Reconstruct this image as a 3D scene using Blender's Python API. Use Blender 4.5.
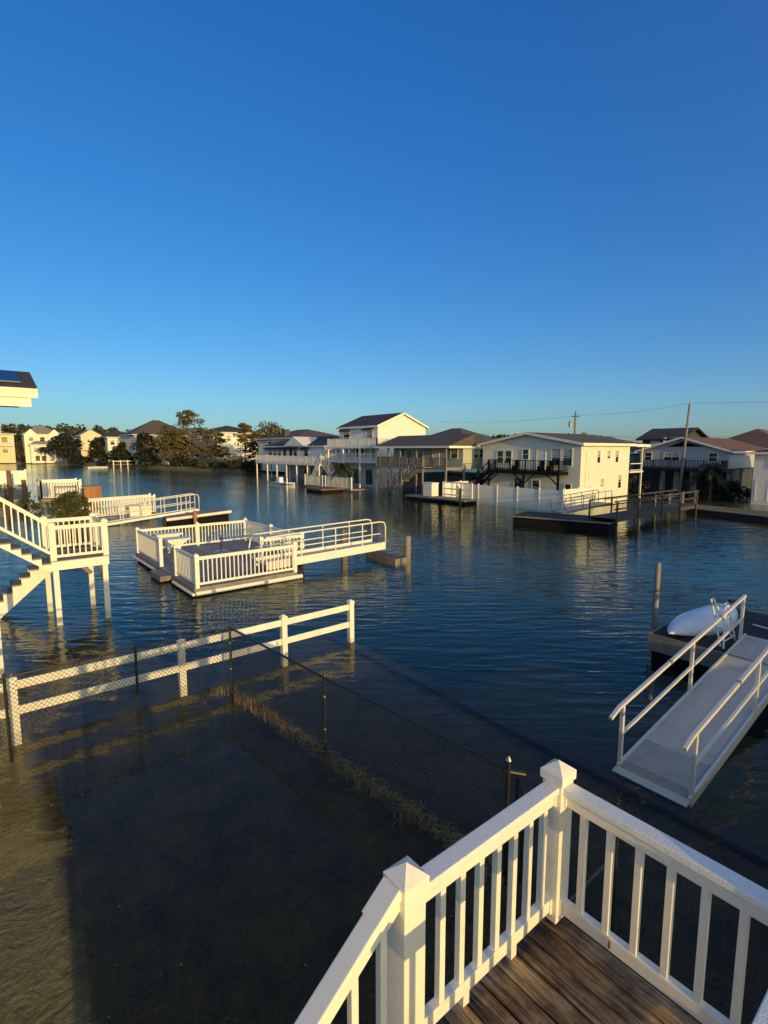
import bpy, bmesh, math, random
from mathutils import Vector, Matrix
R = math.radians
rnd = random.Random(7)
for o in list(bpy.data.objects): bpy.data.objects.remove(o)
scene = bpy.context.scene
C = scene.collection

# ------------------------------------------------------------------ camera
# world: X runs across the canal, Y along it, water level z = 0, metres
cd = bpy.data.cameras.new('camera'); cam = bpy.data.objects.new('camera', cd); C.objects.link(cam)
cd.sensor_fit = 'VERTICAL'; cd.sensor_height = 24; cd.sensor_width = 18; cd.lens = 12.0
cd.clip_start = 0.05; cd.clip_end = 4000
PITCH = math.atan(62/512)
fw = Vector((.629*math.cos(PITCH), .7774*math.cos(PITCH), -math.sin(PITCH)))
cam.location = (0, 0, 5.2)
cam.rotation_euler = fw.to_track_quat('-Z', 'Y').to_euler()
scene.camera = cam

# ------------------------------------------------------------------ sky and sun
EXPOSURE = 0.2
SUN_EL, SUN_OFF = R(7.6), R(6.0)
to_sun = Vector((-math.sin(SUN_OFF)*math.cos(SUN_EL), -math.cos(SUN_OFF)*math.cos(SUN_EL), math.sin(SUN_EL)))
w = bpy.data.worlds.new('World'); scene.world = w; w.use_nodes = True
nt = w.node_tree; nt.nodes.clear()
out = nt.nodes.new('ShaderNodeOutputWorld'); bg = nt.nodes.new('ShaderNodeBackground')
sky = nt.nodes.new('ShaderNodeTexSky'); sky.sky_type = 'NISHITA'; sky.sun_disc = False
sky.sun_elevation = SUN_EL; sky.sun_rotation = math.pi + SUN_OFF
sky.air_density = 1.0; sky.dust_density = 0.6; sky.ozone_density = 3.0; sky.altitude = 0
hs = nt.nodes.new('ShaderNodeHueSaturation'); hs.inputs['Saturation'].default_value = 1.25
nt.links.new(sky.outputs[0], hs.inputs['Color'])
# film-like response of the sky, channel by channel: out = k * (t*c)^g / t
spc = nt.nodes.new('ShaderNodeSeparateColor'); cmb = nt.nodes.new('ShaderNodeCombineColor'); nt.links.new(hs.outputs[0], spc.inputs[0])
SKY_T = .212; SKY_D = .15*2**EXPOSURE; GLOW_T = .95; GLOW_K = (.9, .66, .35)
for i, (k, g) in enumerate(((.45, .78), (.66, .85), (.86, .70))):
    m1 = nt.nodes.new('ShaderNodeMath'); m1.operation = 'MULTIPLY'; m1.inputs[1].default_value = SKY_T; nt.links.new(spc.outputs[i], m1.inputs[0])
    m2 = nt.nodes.new('ShaderNodeMath'); m2.operation = 'POWER'; m2.inputs[1].default_value = g; nt.links.new(m1.outputs[0], m2.inputs[0])
    m3 = nt.nodes.new('ShaderNodeMath'); m3.operation = 'MULTIPLY'; m3.inputs[1].default_value = k/SKY_D; nt.links.new(m2.outputs[0], m3.inputs[0])
    # the bright sunward glow keeps its full strength
    m4 = nt.nodes.new('ShaderNodeMath'); m4.operation = 'SUBTRACT'; m4.inputs[1].default_value = GLOW_T/SKY_T; nt.links.new(spc.outputs[i], m4.inputs[0])
    m5 = nt.nodes.new('ShaderNodeMath'); m5.operation = 'MAXIMUM'; m5.inputs[1].default_value = 0; nt.links.new(m4.outputs[0], m5.inputs[0])
    m6 = nt.nodes.new('ShaderNodeMath'); m6.operation = 'MULTIPLY_ADD'; m6.inputs[1].default_value = GLOW_K[i]; nt.links.new(m5.outputs[0], m6.inputs[0]); nt.links.new(m3.outputs[0], m6.inputs[2])
    nt.links.new(m6.outputs[0], cmb.inputs[i])
# broad warm glow of the golden-hour sky around the sun
geo = nt.nodes.new('ShaderNodeTexCoord'); dt = nt.nodes.new('ShaderNodeVectorMath'); dt.operation = 'DOT_PRODUCT'; dt.inputs[1].default_value = to_sun
nt.links.new(geo.outputs['Generated'], dt.inputs[0])
g1 = nt.nodes.new('ShaderNodeMath'); g1.operation = 'MULTIPLY_ADD'; g1.inputs[1].default_value = .5; g1.inputs[2].default_value = .5; nt.links.new(dt.outputs['Value'], g1.inputs[0])
g2 = nt.nodes.new('ShaderNodeMath'); g2.operation = 'POWER'; g2.inputs[1].default_value = 4.6; g2.use_clamp = True; nt.links.new(g1.outputs[0], g2.inputs[0])
g3 = nt.nodes.new('ShaderNodeVectorMath'); g3.operation = 'SCALE'; g3.inputs[0].default_value = [v/SKY_D for v in (.90, .74, .22)]; nt.links.new(g2.outputs[0], g3.inputs['Scale'])
g4 = nt.nodes.new('ShaderNodeVectorMath'); g4.operation = 'ADD'; nt.links.new(cmb.outputs[0], g4.inputs[0]); nt.links.new(g3.outputs[0], g4.inputs[1])
nt.links.new(g4.outputs[0], bg.inputs[0])
bg.inputs[1].default_value = 0.15
nt.links.new(bg.outputs[0], out.inputs[0])
sl = bpy.data.lights.new('sun', 'SUN'); sl.energy = 3.5; sl.angle = R(0.55); sl.color = (1.0, .67, .25)
so = bpy.data.objects.new('sun', sl); C.objects.link(so); so.rotation_euler = to_sun.to_track_quat('Z', 'Y').to_euler()
so.location = (0, -30, 40)
vs = scene.view_settings; vs.view_transform = 'Standard'; vs.look = 'None'; vs.gamma = 1; vs.use_curve_mapping = False
vs.exposure = EXPOSURE
cy = scene.cycles
cy.max_bounces = 8; cy.transparent_max_bounces = 12; cy.caustics_reflective = False; cy.caustics_refractive = False

# ------------------------------------------------------------------ materials
def nodes(name):
    m = bpy.data.materials.new(name); m.use_nodes = True
    t = m.node_tree; b = t.nodes['Principled BSDF']; return m, t, b
def N(t, typ, **k):
    n = t.nodes.new(typ)
    for a, v in k.items():
        if a in n.inputs: n.inputs[a].default_value = v
        else: setattr(n, a, v)
    return n
def mat(name, col, rough=.5, var=.12, scale=3.0, bump=0.0, bscale=40.0, metal=0.0, stretch=(1,1,1), island=0.0, spec=.5, dirt=None):
    m, t, b = nodes(name)
    tc = N(t, 'ShaderNodeTexCoord'); mp = N(t, 'ShaderNodeMapping'); mp.inputs['Scale'].default_value = stretch
    t.links.new(tc.outputs['Object'], mp.inputs[0])
    nz = N(t, 'ShaderNodeTexNoise', Scale=scale, Detail=6.0, Roughness=.6); t.links.new(mp.outputs[0], nz.inputs['Vector'])
    mr = N(t, 'ShaderNodeMapRange'); mr.inputs[1].default_value = .25; mr.inputs[2].default_value = .75
    mr.inputs[3].default_value = 1-var; mr.inputs[4].default_value = 1+var
    t.links.new(nz.outputs['Fac'], mr.inputs[0])
    val = mr.outputs[0]
    if island:
        g = N(t, 'ShaderNodeNewGeometry'); m2 = N(t, 'ShaderNodeMapRange')
        m2.inputs[3].default_value = 1-island; m2.inputs[4].default_value = 1+island
        t.links.new(g.outputs['Random Per Island'], m2.inputs[0])
        mu = N(t, 'ShaderNodeMath', operation='MULTIPLY'); t.links.new(val, mu.inputs[0]); t.links.new(m2.outputs[0], mu.inputs[1]); val = mu.outputs[0]
    vm = N(t, 'ShaderNodeVectorMath', operation='SCALE'); vm.inputs[0].default_value = col
    t.links.new(val, vm.inputs['Scale'])
    colout = vm.outputs[0]
    if dirt:
        nd = N(t, 'ShaderNodeTexNoise', Scale=dirt[1], Detail=5.0, Roughness=.7); t.links.new(tc.outputs['Object'], nd.inputs['Vector'])
        rd = N(t, 'ShaderNodeMapRange'); rd.inputs[1].default_value = .55; rd.inputs[2].default_value = .75; rd.inputs[4].default_value = dirt[2]
        t.links.new(nd.outputs['Fac'], rd.inputs[0])
        mx = N(t, 'ShaderNodeMixRGB'); mx.inputs[2].default_value = (*dirt[0], 1)
        t.links.new(rd.outputs[0], mx.inputs[0]); t.links.new(colout, mx.inputs[1]); colout = mx.outputs[0]
    t.links.new(colout, b.inputs['Base Color'])
    b.inputs['Roughness'].default_value = rough; b.inputs['Metallic'].default_value = metal
    b.inputs['Specular IOR Level'].default_value = spec
    if bump:
        n2 = N(t, 'ShaderNodeTexNoise', Scale=bscale, Detail=4.0); t.links.new(mp.outputs[0], n2.inputs['Vector'])
        bp = N(t, 'ShaderNodeBump', Strength=1.0, Distance=bump); t.links.new(n2.outputs['Fac'], bp.inputs['Height'])
        t.links.new(bp.outputs[0], b.inputs['Normal'])
    return m
def siding(name, col, pitch=.18, depth=.012, rough=.55, vertical=False):
    m, t, b = nodes(name)
    tc = N(t, 'ShaderNodeTexCoord'); sp = N(t, 'ShaderNodeSeparateXYZ'); t.links.new(tc.outputs['Object'], sp.inputs[0])
    src = sp.outputs['Z']
    if vertical:
        ad = N(t, 'ShaderNodeMath', operation='ADD'); t.links.new(sp.outputs['X'], ad.inputs[0]); t.links.new(sp.outputs['Y'], ad.inputs[1]); src = ad.outputs[0]
    dv = N(t, 'ShaderNodeMath', operation='DIVIDE'); dv.inputs[1].default_value = pitch; t.links.new(src, dv.inputs[0])
    fr = N(t, 'ShaderNodeMath', operation='FRACT'); t.links.new(dv.outputs[0], fr.inputs[0])
    iv = N(t, 'ShaderNodeMath', operation='SUBTRACT'); iv.inputs[0].default_value = 1; t.links.new(fr.outputs[0], iv.inputs[1])
    bp = N(t, 'ShaderNodeBump', Strength=.8, Distance=depth); t.links.new(iv.outputs[0], bp.inputs['Height']); t.links.new(bp.outputs[0], b.inputs['Normal'])
    nz = N(t, 'ShaderNodeTexNoise', Scale=.7, Detail=6.0, Roughness=.65); t.links.new(tc.outputs['Object'], nz.inputs['Vector'])
    mr = N(t, 'ShaderNodeMapRange'); mr.inputs[3].default_value = .86; mr.inputs[4].default_value = 1.1; t.links.new(nz.outputs['Fac'], mr.inputs[0])
    vm = N(t, 'ShaderNodeVectorMath', operation='SCALE'); vm.inputs[0].default_value = col; t.links.new(mr.outputs[0], vm.inputs['Scale'])
    t.links.new(vm.outputs[0], b.inputs['Base Color']); b.inputs['Roughness'].default_value = rough
    return m
def leafmat(name, c1, c2, trans=.15):
    m, t, b = nodes(name)
    g = N(t, 'ShaderNodeNewGeometry'); mx = N(t, 'ShaderNodeMixRGB'); mx.inputs[1].default_value = (*c1, 1); mx.inputs[2].default_value = (*c2, 1)
    t.links.new(g.outputs['Random Per Island'], mx.inputs[0]); t.links.new(mx.outputs[0], b.inputs['Base Color'])
    b.inputs['Roughness'].default_value = .65
    tr = N(t, 'ShaderNodeBsdfTranslucent'); t.links.new(mx.outputs[0], tr.inputs[0])
    ms = N(t, 'ShaderNodeMixShader'); ms.inputs[0].default_value = trans
    o = t.nodes['Material Output']; t.links.new(b.outputs[0], ms.inputs[1]); t.links.new(tr.outputs[0], ms.inputs[2]); t.links.new(ms.outputs[0], o.inputs[0])
    return m

def plank_material():
    m, t, b = nodes('weathered_plank')
    tc = N(t, 'ShaderNodeTexCoord'); g = N(t, 'ShaderNodeNewGeometry')
    mp = N(t, 'ShaderNodeMapping'); mp.inputs['Scale'].default_value = (34, 1.5, 34)
    of = N(t, 'ShaderNodeVectorMath', operation='SCALE'); of.inputs[0].default_value = (7, 31, 3); t.links.new(g.outputs['Random Per Island'], of.inputs['Scale'])
    av = N(t, 'ShaderNodeVectorMath', operation='ADD'); t.links.new(tc.outputs['Object'], av.inputs[0]); t.links.new(of.outputs[0], av.inputs[1]); t.links.new(av.outputs[0], mp.inputs[0])
    n = N(t, 'ShaderNodeTexNoise', Scale=1.6, Detail=9.0, Roughness=.72, Distortion=1.1); t.links.new(mp.outputs[0], n.inputs['Vector'])
    n2 = N(t, 'ShaderNodeTexNoise', Scale=3.2, Detail=4.0, Roughness=.6); t.links.new(av.outputs[0], n2.inputs['Vector'])
    mm = N(t, 'ShaderNodeMath', operation='MULTIPLY_ADD'); mm.inputs[1].default_value = .45; t.links.new(n2.outputs['Fac'], mm.inputs[0])
    m3 = N(t, 'ShaderNodeMath', operation='MULTIPLY'); m3.inputs[1].default_value = .55; t.links.new(n.outputs['Fac'], m3.inputs[0]); t.links.new(m3.outputs[0], mm.inputs[2])
    cr = N(t, 'ShaderNodeValToRGB'); e = cr.color_ramp.elements
    e[0].position = .40; e[0].color = (.010, .006, .004, 1); e[1].position = .62; e[1].color = (.60, .41, .20, 1)
    k = e.new(.47); k.color = (.105, .055, .022, 1); k = e.new(.54); k.color = (.30, .18, .075, 1)
    t.links.new(mm.outputs[0], cr.inputs[0]); t.links.new(cr.outputs[0], b.inputs['Base Color'])
    rr_ = N(t, 'ShaderNodeMapRange'); rr_.inputs[3].default_value = .35; rr_.inputs[4].default_value = .8; t.links.new(n2.outputs['Fac'], rr_.inputs[0]); t.links.new(rr_.outputs[0], b.inputs['Roughness'])
    bp = N(t, 'ShaderNodeBump', Strength=1.0, Distance=.006); t.links.new(mm.outputs[0], bp.inputs['Height']); t.links.new(bp.outputs[0], b.inputs['Normal'])
    return m
M = dict(
    vinyl=mat('white_vinyl', (.82, .775, .665), .36, .05, 2.0, .0008, 30, dirt=((.34, .30, .22), 7.0, .35)),
    frost=mat('frosted_vinyl', (.78, .76, .71), .42, .05, 8.0, .004, 130, dirt=((.5, .5, .5), 90.0, .35)),
    paint=mat('white_paint', (.78, .74, .65), .5, .06, 1.5, dirt=((.4, .36, .28), 2.5, .25)),
    plank=plank_material(),
    grey_wood=mat('grey_wood', (.20, .175, .15), .8, .3, 3.0, .006, 14.0, stretch=(1, 1, .3), island=.2),
    brown_wood=mat('brown_wood', (.16, .085, .045), .8, .3, 3.0, .004, 14.0, island=.2),
    dark_wood=mat('dark_wood', (.022, .018, .016), .8, .35, 3.0, .004, 12.0, island=.25),
    orange_wood=mat('orange_wood', (.36, .15, .05), .7, .2, 4.0, island=.2),
    alu=mat('aluminium', (.74, .70, .60), .36, .06, 6.0, .0008, 60, metal=.25),
    alu_deck=mat('ribbed_deck', (.56, .50, .40), .55, .12, 2.0, .003, 30, stretch=(.2, 3, 1), metal=.1, dirt=((.25, .22, .19), 1.2, .5)),
    black=mat('black_metal', (.012, .012, .012), .45, .2, 5.0),
    steel=mat('galvanised', (.35, .34, .32), .4, .1, 9.0, metal=.7),
    black_paint=mat('black_paint', (.005, .005, .006), .85, .2, 2.0, spec=.2),
    shingle=mat('dark_shingle', (.035, .035, .04), .9, .3, 1.5, .02, 8.0),
    shingle_brown=mat('brown_shingle', (.085, .068, .056), .9, .25, 1.5, .02, 8.0),
    shingle_red=mat('red_brown_shingle', (.14, .075, .055), .9, .25, 1.5, .02, 8.0),
    shingle_tan=mat('tan_shingle', (.22, .20, .18), .9, .2, 1.5, .02, 8.0),
    glass=mat('window_glass', (.015, .018, .022), .06, .2, 1.0, spec=.8),
    solar=mat('solar_panel', (.012, .018, .05), .15, .2, 3.0),
    white_sid=siding('white_siding', (.74, .725, .67)),
    cream_sid=siding('cream_siding', (.76, .71, .58)),
    yellow_sid=siding('yellow_siding', (.66, .56, .36)),
    grey_sid=siding('grey_siding', (.44, .46, .47)),
    sage_sid=siding('sage_siding', (.44, .45, .37)),
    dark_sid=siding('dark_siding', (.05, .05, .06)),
    blue_sid=siding('blue_siding', (.16, .24, .30)),
    tan_sid=siding('tan_siding', (.50, .42, .33)),
    concrete=mat('concrete', (.26, .25, .23), .85, .2, 1.0, .004, 14),
    blind=mat('window_blind', (.36, .35, .31), .6, .1, 3.0),
    pier_wood=mat('pier_wood', (.055, .046, .040), .85, .3, 3.0, .006, 14.0, island=.25),
    kayak=mat('kayak_plastic', (.60, .68, .82), .3, .05, 2.0, dirt=((.4, .42, .45), 2.0, .3)),
    hull=mat('boat_hull', (.75, .76, .78), .3, .04, 2.0),
    cloth_dark=mat('navy_canvas', (.012, .014, .03), .8, .2, 2.0),
    earth=mat('bank_earth', (.13, .10, .05), .95, .4, .6, .03, 6, dirt=((.05, .06, .02), .4, .6)),
    pot=mat('terracotta', (.3, .13, .07), .8, .15, 5.0),
    leaf_dark=leafmat('dark_leaf', (.006, .012, .006), (.022, .032, .014)),
    leaf_olive=leafmat('olive_leaf', (.03, .045, .012), (.09, .09, .03)),
    leaf_pine=leafmat('pine_needle', (.040, .060, .018), (.19, .15, .055)),
    leaf_gold=leafmat('golden_leaf', (.16, .10, .02), (.26, .16, .05)),
    leaf_palm=leafmat('palm_leaf', (.02, .03, .012), (.05, .06, .025)),
    leaf_wood=leafmat('far_leaf', (.025, .035, .018), (.08, .075, .04)),
    straw=leafmat('straw_blade', (.09, .062, .018), (.44, .31, .10)),
    bark=mat('bark', (.11, .075, .05), .9, .35, 3.0, .02, 9),
    wire=mat('power_cable', (.02, .02, .02), .6),
    brass=mat('rust_stain', (.30, .13, .03), .8, .2, 30),
)

# ------------------------------------------------------------------ mesh builder and scene helpers
ORG = {}
class MB:
    def __init__(s): s.v = []; s.f = []; s.sm = False
    def add(s, vs, fs):
        n = len(s.v); s.v += [tuple(p) for p in vs]; s.f += [tuple(i+n for i in f) for f in fs]; return s
    def box(s, x0, x1, y0, y1, z0, z1):
        return s.add([(x0,y0,z0),(x1,y0,z0),(x1,y1,z0),(x0,y1,z0),(x0,y0,z1),(x1,y0,z1),(x1,y1,z1),(x0,y1,z1)],
                     [(0,3,2,1),(4,5,6,7),(0,1,5,4),(1,2,6,5),(2,3,7,6),(3,0,4,7)])
    def bar(s, p, q, w, h, up=(0,0,1)):
        p = Vector(p); q = Vector(q); d = (q-p).normalized(); u = Vector(up)
        if abs(d.dot(u)) > .98: u = Vector((1,0,0))
        a = d.cross(u).normalized()*w/2; b = a.cross(d).normalized()*h/2
        return s.add([p-a-b,p+a-b,p+a+b,p-a+b,q-a-b,q+a-b,q+a+b,q-a+b],[(0,3,2,1),(4,5,6,7),(0,1,5,4),(1,2,6,5),(2,3,7,6),(3,0,4,7)])
    def tube(s, pts, r, n=8, r2=None):
        pts = [Vector(p) for p in pts]; k = len(pts); rings = []
        for i, p in enumerate(pts):
            d = (pts[min(i+1,k-1)]-pts[max(i-1,0)]).normalized()
            u = Vector((0,0,1)) if abs(d.z) < .9 else Vector((1,0,0))
            a = d.cross(u).normalized(); b = a.cross(d)
            rr = r if r2 is None else r+(r2-r)*i/(k-1)
            rings.append([p+(a*math.cos(2*math.pi*j/n)+b*math.sin(2*math.pi*j/n))*rr for j in range(n)])
        vs = [v for rg in rings for v in rg]; fs = []
        for i in range(k-1):
            for j in range(n): fs.append((i*n+j, i*n+(j+1)%n, (i+1)*n+(j+1)%n, (i+1)*n+j))
        fs.append(tuple(range(n))[::-1]); fs.append(tuple((k-1)*n+j for j in range(n)))
        return s.add(vs, fs)
    def prism(s, pts, d):            # polygon pts extruded by vector d
        n = len(pts); d = Vector(d); a = [Vector(p) for p in pts]
        return s.add(a+[p+d for p in a], [tuple(range(n))[::-1], tuple(range(n,2*n))]+[(i,(i+1)%n,n+(i+1)%n,n+i) for i in range(n)])
    def pyramid(s, x, y, z0, z1, r):
        return s.add([(x-r,y-r,z0),(x+r,y-r,z0),(x+r,y+r,z0),(x-r,y+r,z0),(x,y,z1)], [(0,3,2,1),(0,1,4),(1,2,4),(2,3,4),(3,0,4)])
    def build(s, name, m, parent=None, bevel=0, smooth=False, org=None):
        if parent is not None: org = ORG[parent.name]
        elif org is None:
            xs = [v[0] for v in s.v]; ys = [v[1] for v in s.v]
            org = ((min(xs)+max(xs))/2, (min(ys)+max(ys))/2, min(v[2] for v in s.v))
        me = bpy.data.meshes.new(name)
        me.from_pydata([(v[0]-org[0], v[1]-org[1], v[2]-org[2]) for v in s.v], [], s.f)
        bm = bmesh.new(); bm.from_mesh(me); bmesh.ops.recalc_face_normals(bm, faces=bm.faces)
        if bevel: bmesh.ops.bevel(bm, geom=[e for e in bm.edges], offset=bevel, segments=2, profile=.6, affect='EDGES', clamp_overlap=True)
        bm.to_mesh(me); bm.free()
        if smooth: me.polygons.foreach_set('use_smooth', [True]*len(me.polygons))
        me.materials.append(m)
        o = bpy.data.objects.new(name, me); C.objects.link(o)
        if parent is None: o.location = org
        else: o.parent = parent
        ORG[o.name] = org
        return o
def tag(o, label, cat, group=None, kind=None):
    o['label'] = label; o['category'] = cat
    if group: o['group'] = group
    if kind: o['kind'] = kind
    return o
def thing(name, label, cat, loc, group=None):
    o = bpy.data.objects.new(name, None); C.objects.link(o); o.location = loc; o.empty_display_size = .3
    ORG[o.name] = tuple(loc); return tag(o, label, cat, group)
def structure(o): o['kind'] = 'structure'; return o
def dup(root, loc, label, rotz=0, sc=1):
    r = root.copy(); C.objects.link(r); r.location = loc; r.rotation_euler = (0, 0, rotz); r.scale = (sc, sc, sc); r['label'] = label
    for ch in root.children:
        c = ch.copy(); C.objects.link(c); c.parent = r
        for g in ch.children:
            d = g.copy(); C.objects.link(d); d.parent = c
    return r
def lerp(a, b, t): return a+(b-a)*t

# ------------------------------------------------------------------ setting: bed, yard, water, banks
def bed_material():
    m, t, b = nodes('canal_bed'); b.inputs['Base Color'].default_value = (.003, .018, .015, 1); b.inputs['Roughness'].default_value = .9; return m
canal_bed = structure(MB().add([(-1500,-1500,-1.6),(1500,-1500,-1.6),(1500,1500,-1.6),(-1500,1500,-1.6)], [(0,1,2,3)]).build('canal_bed', bed_material(), org=(0,0,0)))
def yard_material():
    m, t, b = nodes('flooded_lawn')
    g = N(t, 'ShaderNodeNewGeometry'); sp = N(t, 'ShaderNodeSeparateXYZ'); t.links.new(g.outputs['Position'], sp.inputs[0])
    n1 = N(t, 'ShaderNodeTexNoise', Scale=1.6, Detail=8.0, Roughness=.7); t.links.new(g.outputs['Position'], n1.inputs['Vector'])
    n2 = N(t, 'ShaderNodeTexNoise', Scale=26.0, Detail=4.0, Roughness=.7); t.links.new(g.outputs['Position'], n2.inputs['Vector'])
    cr = N(t, 'ShaderNodeValToRGB'); e = cr.color_ramp.elements
    e[0].position = .3; e[0].position = .38; e[0].color = (.010, .008, .002, 1); e[1].position = .64; e[1].color = (.105, .066, .016, 1)
    mm = N(t, 'ShaderNodeMath', operation='MULTIPLY_ADD'); mm.inputs[1].default_value = .5; t.links.new(n1.outputs['Fac'], mm.inputs[0])
    h2 = N(t, 'ShaderNodeMath', operation='MULTIPLY'); h2.inputs[1].default_value = .5; t.links.new(n2.outputs['Fac'], h2.inputs[0]); t.links.new(h2.outputs[0], mm.inputs[2])
    t.links.new(mm.outputs[0], cr.inputs[0])
    # sunlit patch of the lawn at the left, painted as a paler tan bed
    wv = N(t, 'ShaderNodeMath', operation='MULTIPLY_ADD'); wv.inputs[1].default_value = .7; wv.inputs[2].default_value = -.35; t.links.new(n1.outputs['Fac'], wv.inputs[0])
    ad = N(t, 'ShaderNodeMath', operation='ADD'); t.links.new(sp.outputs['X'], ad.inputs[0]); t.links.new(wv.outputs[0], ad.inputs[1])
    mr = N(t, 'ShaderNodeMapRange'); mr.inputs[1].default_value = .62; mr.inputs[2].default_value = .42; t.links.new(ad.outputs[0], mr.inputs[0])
    sunlit_bed = N(t, 'ShaderNodeValToRGB'); e = sunlit_bed.color_ramp.elements; e[0].position = .3; e[0].color = (.12, .09, .03, 1); e[1].position = .7; e[1].color = (.36, .27, .09, 1)
    t.links.new(mm.outputs[0], sunlit_bed.inputs[0])
    mx = N(t, 'ShaderNodeMixRGB'); t.links.new(mr.outputs[0], mx.inputs[0]); t.links.new(cr.outputs[0], mx.inputs[1]); t.links.new(sunlit_bed.outputs[0], mx.inputs[2])
    t.links.new(mx.outputs[0], b.inputs['Base Color']); b.inputs['Roughness'].default_value = .95
    n3 = N(t, 'ShaderNodeTexNoise', Scale=3.2, Detail=3.0, Distortion=2.4); t.links.new(g.outputs['Position'], n3.inputs['Vector'])
    hm = N(t, 'ShaderNodeMath', operation='MULTIPLY_ADD'); hm.inputs[1].default_value = 2.6; t.links.new(n3.outputs['Fac'], hm.inputs[0]); t.links.new(n2.outputs['Fac'], hm.inputs[2])
    bp = N(t, 'ShaderNodeBump', Strength=1.0, Distance=.02); t.links.new(hm.outputs[0], bp.inputs['Height']); t.links.new(bp.outputs[0], b.inputs['Normal'])
    return m
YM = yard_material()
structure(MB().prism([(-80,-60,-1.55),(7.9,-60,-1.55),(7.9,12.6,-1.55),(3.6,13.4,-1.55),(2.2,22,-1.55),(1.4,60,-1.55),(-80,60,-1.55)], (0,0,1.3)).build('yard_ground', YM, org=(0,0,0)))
structure(MB().prism([(40.6,-40,-1.55),(400,-40,-1.55),(400,108,-1.55),(46,108,-1.55),(41.5,93,-1.55),(40.6,64,-1.55)], (0,0,1.4)).build('far_lot_ground', YM, org=(0,0,0)))
# dry banks: the far shore and the strip right of the pier
def bank(name, outline, top):
    n = len(outline); cx = sum(p[0] for p in outline)/n; cyy = sum(p[1] for p in outline)/n
    inn = [(lerp(x,cx,.02 if abs(x)<200 else 0), lerp(y,cyy,.02), top) for x, y in outline]
    return structure(MB().add([(x,y,-.6) for x,y in outline]+inn, [tuple(range(n,2*n))]+[(i,(i+1)%n,n+(i+1)%n,n+i) for i in range(n)]).build(name, M['earth'], org=(0,0,0)))
bank('far_bank', [(-260,420),(-60,290),(9,246),(18,240),(27,225),(35.5,202),(38,186),(41,159),(45,137),(49,112),(60,104),(400,104),(700,420),(300,900),(-260,900)], .7)
bank('seawall_bank', [(44.6,11),(46.2,16.9),(49,19.2),(52.5,20.2),(50.6,13.0),(50,-30),(44.4,-30)], .22)

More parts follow.
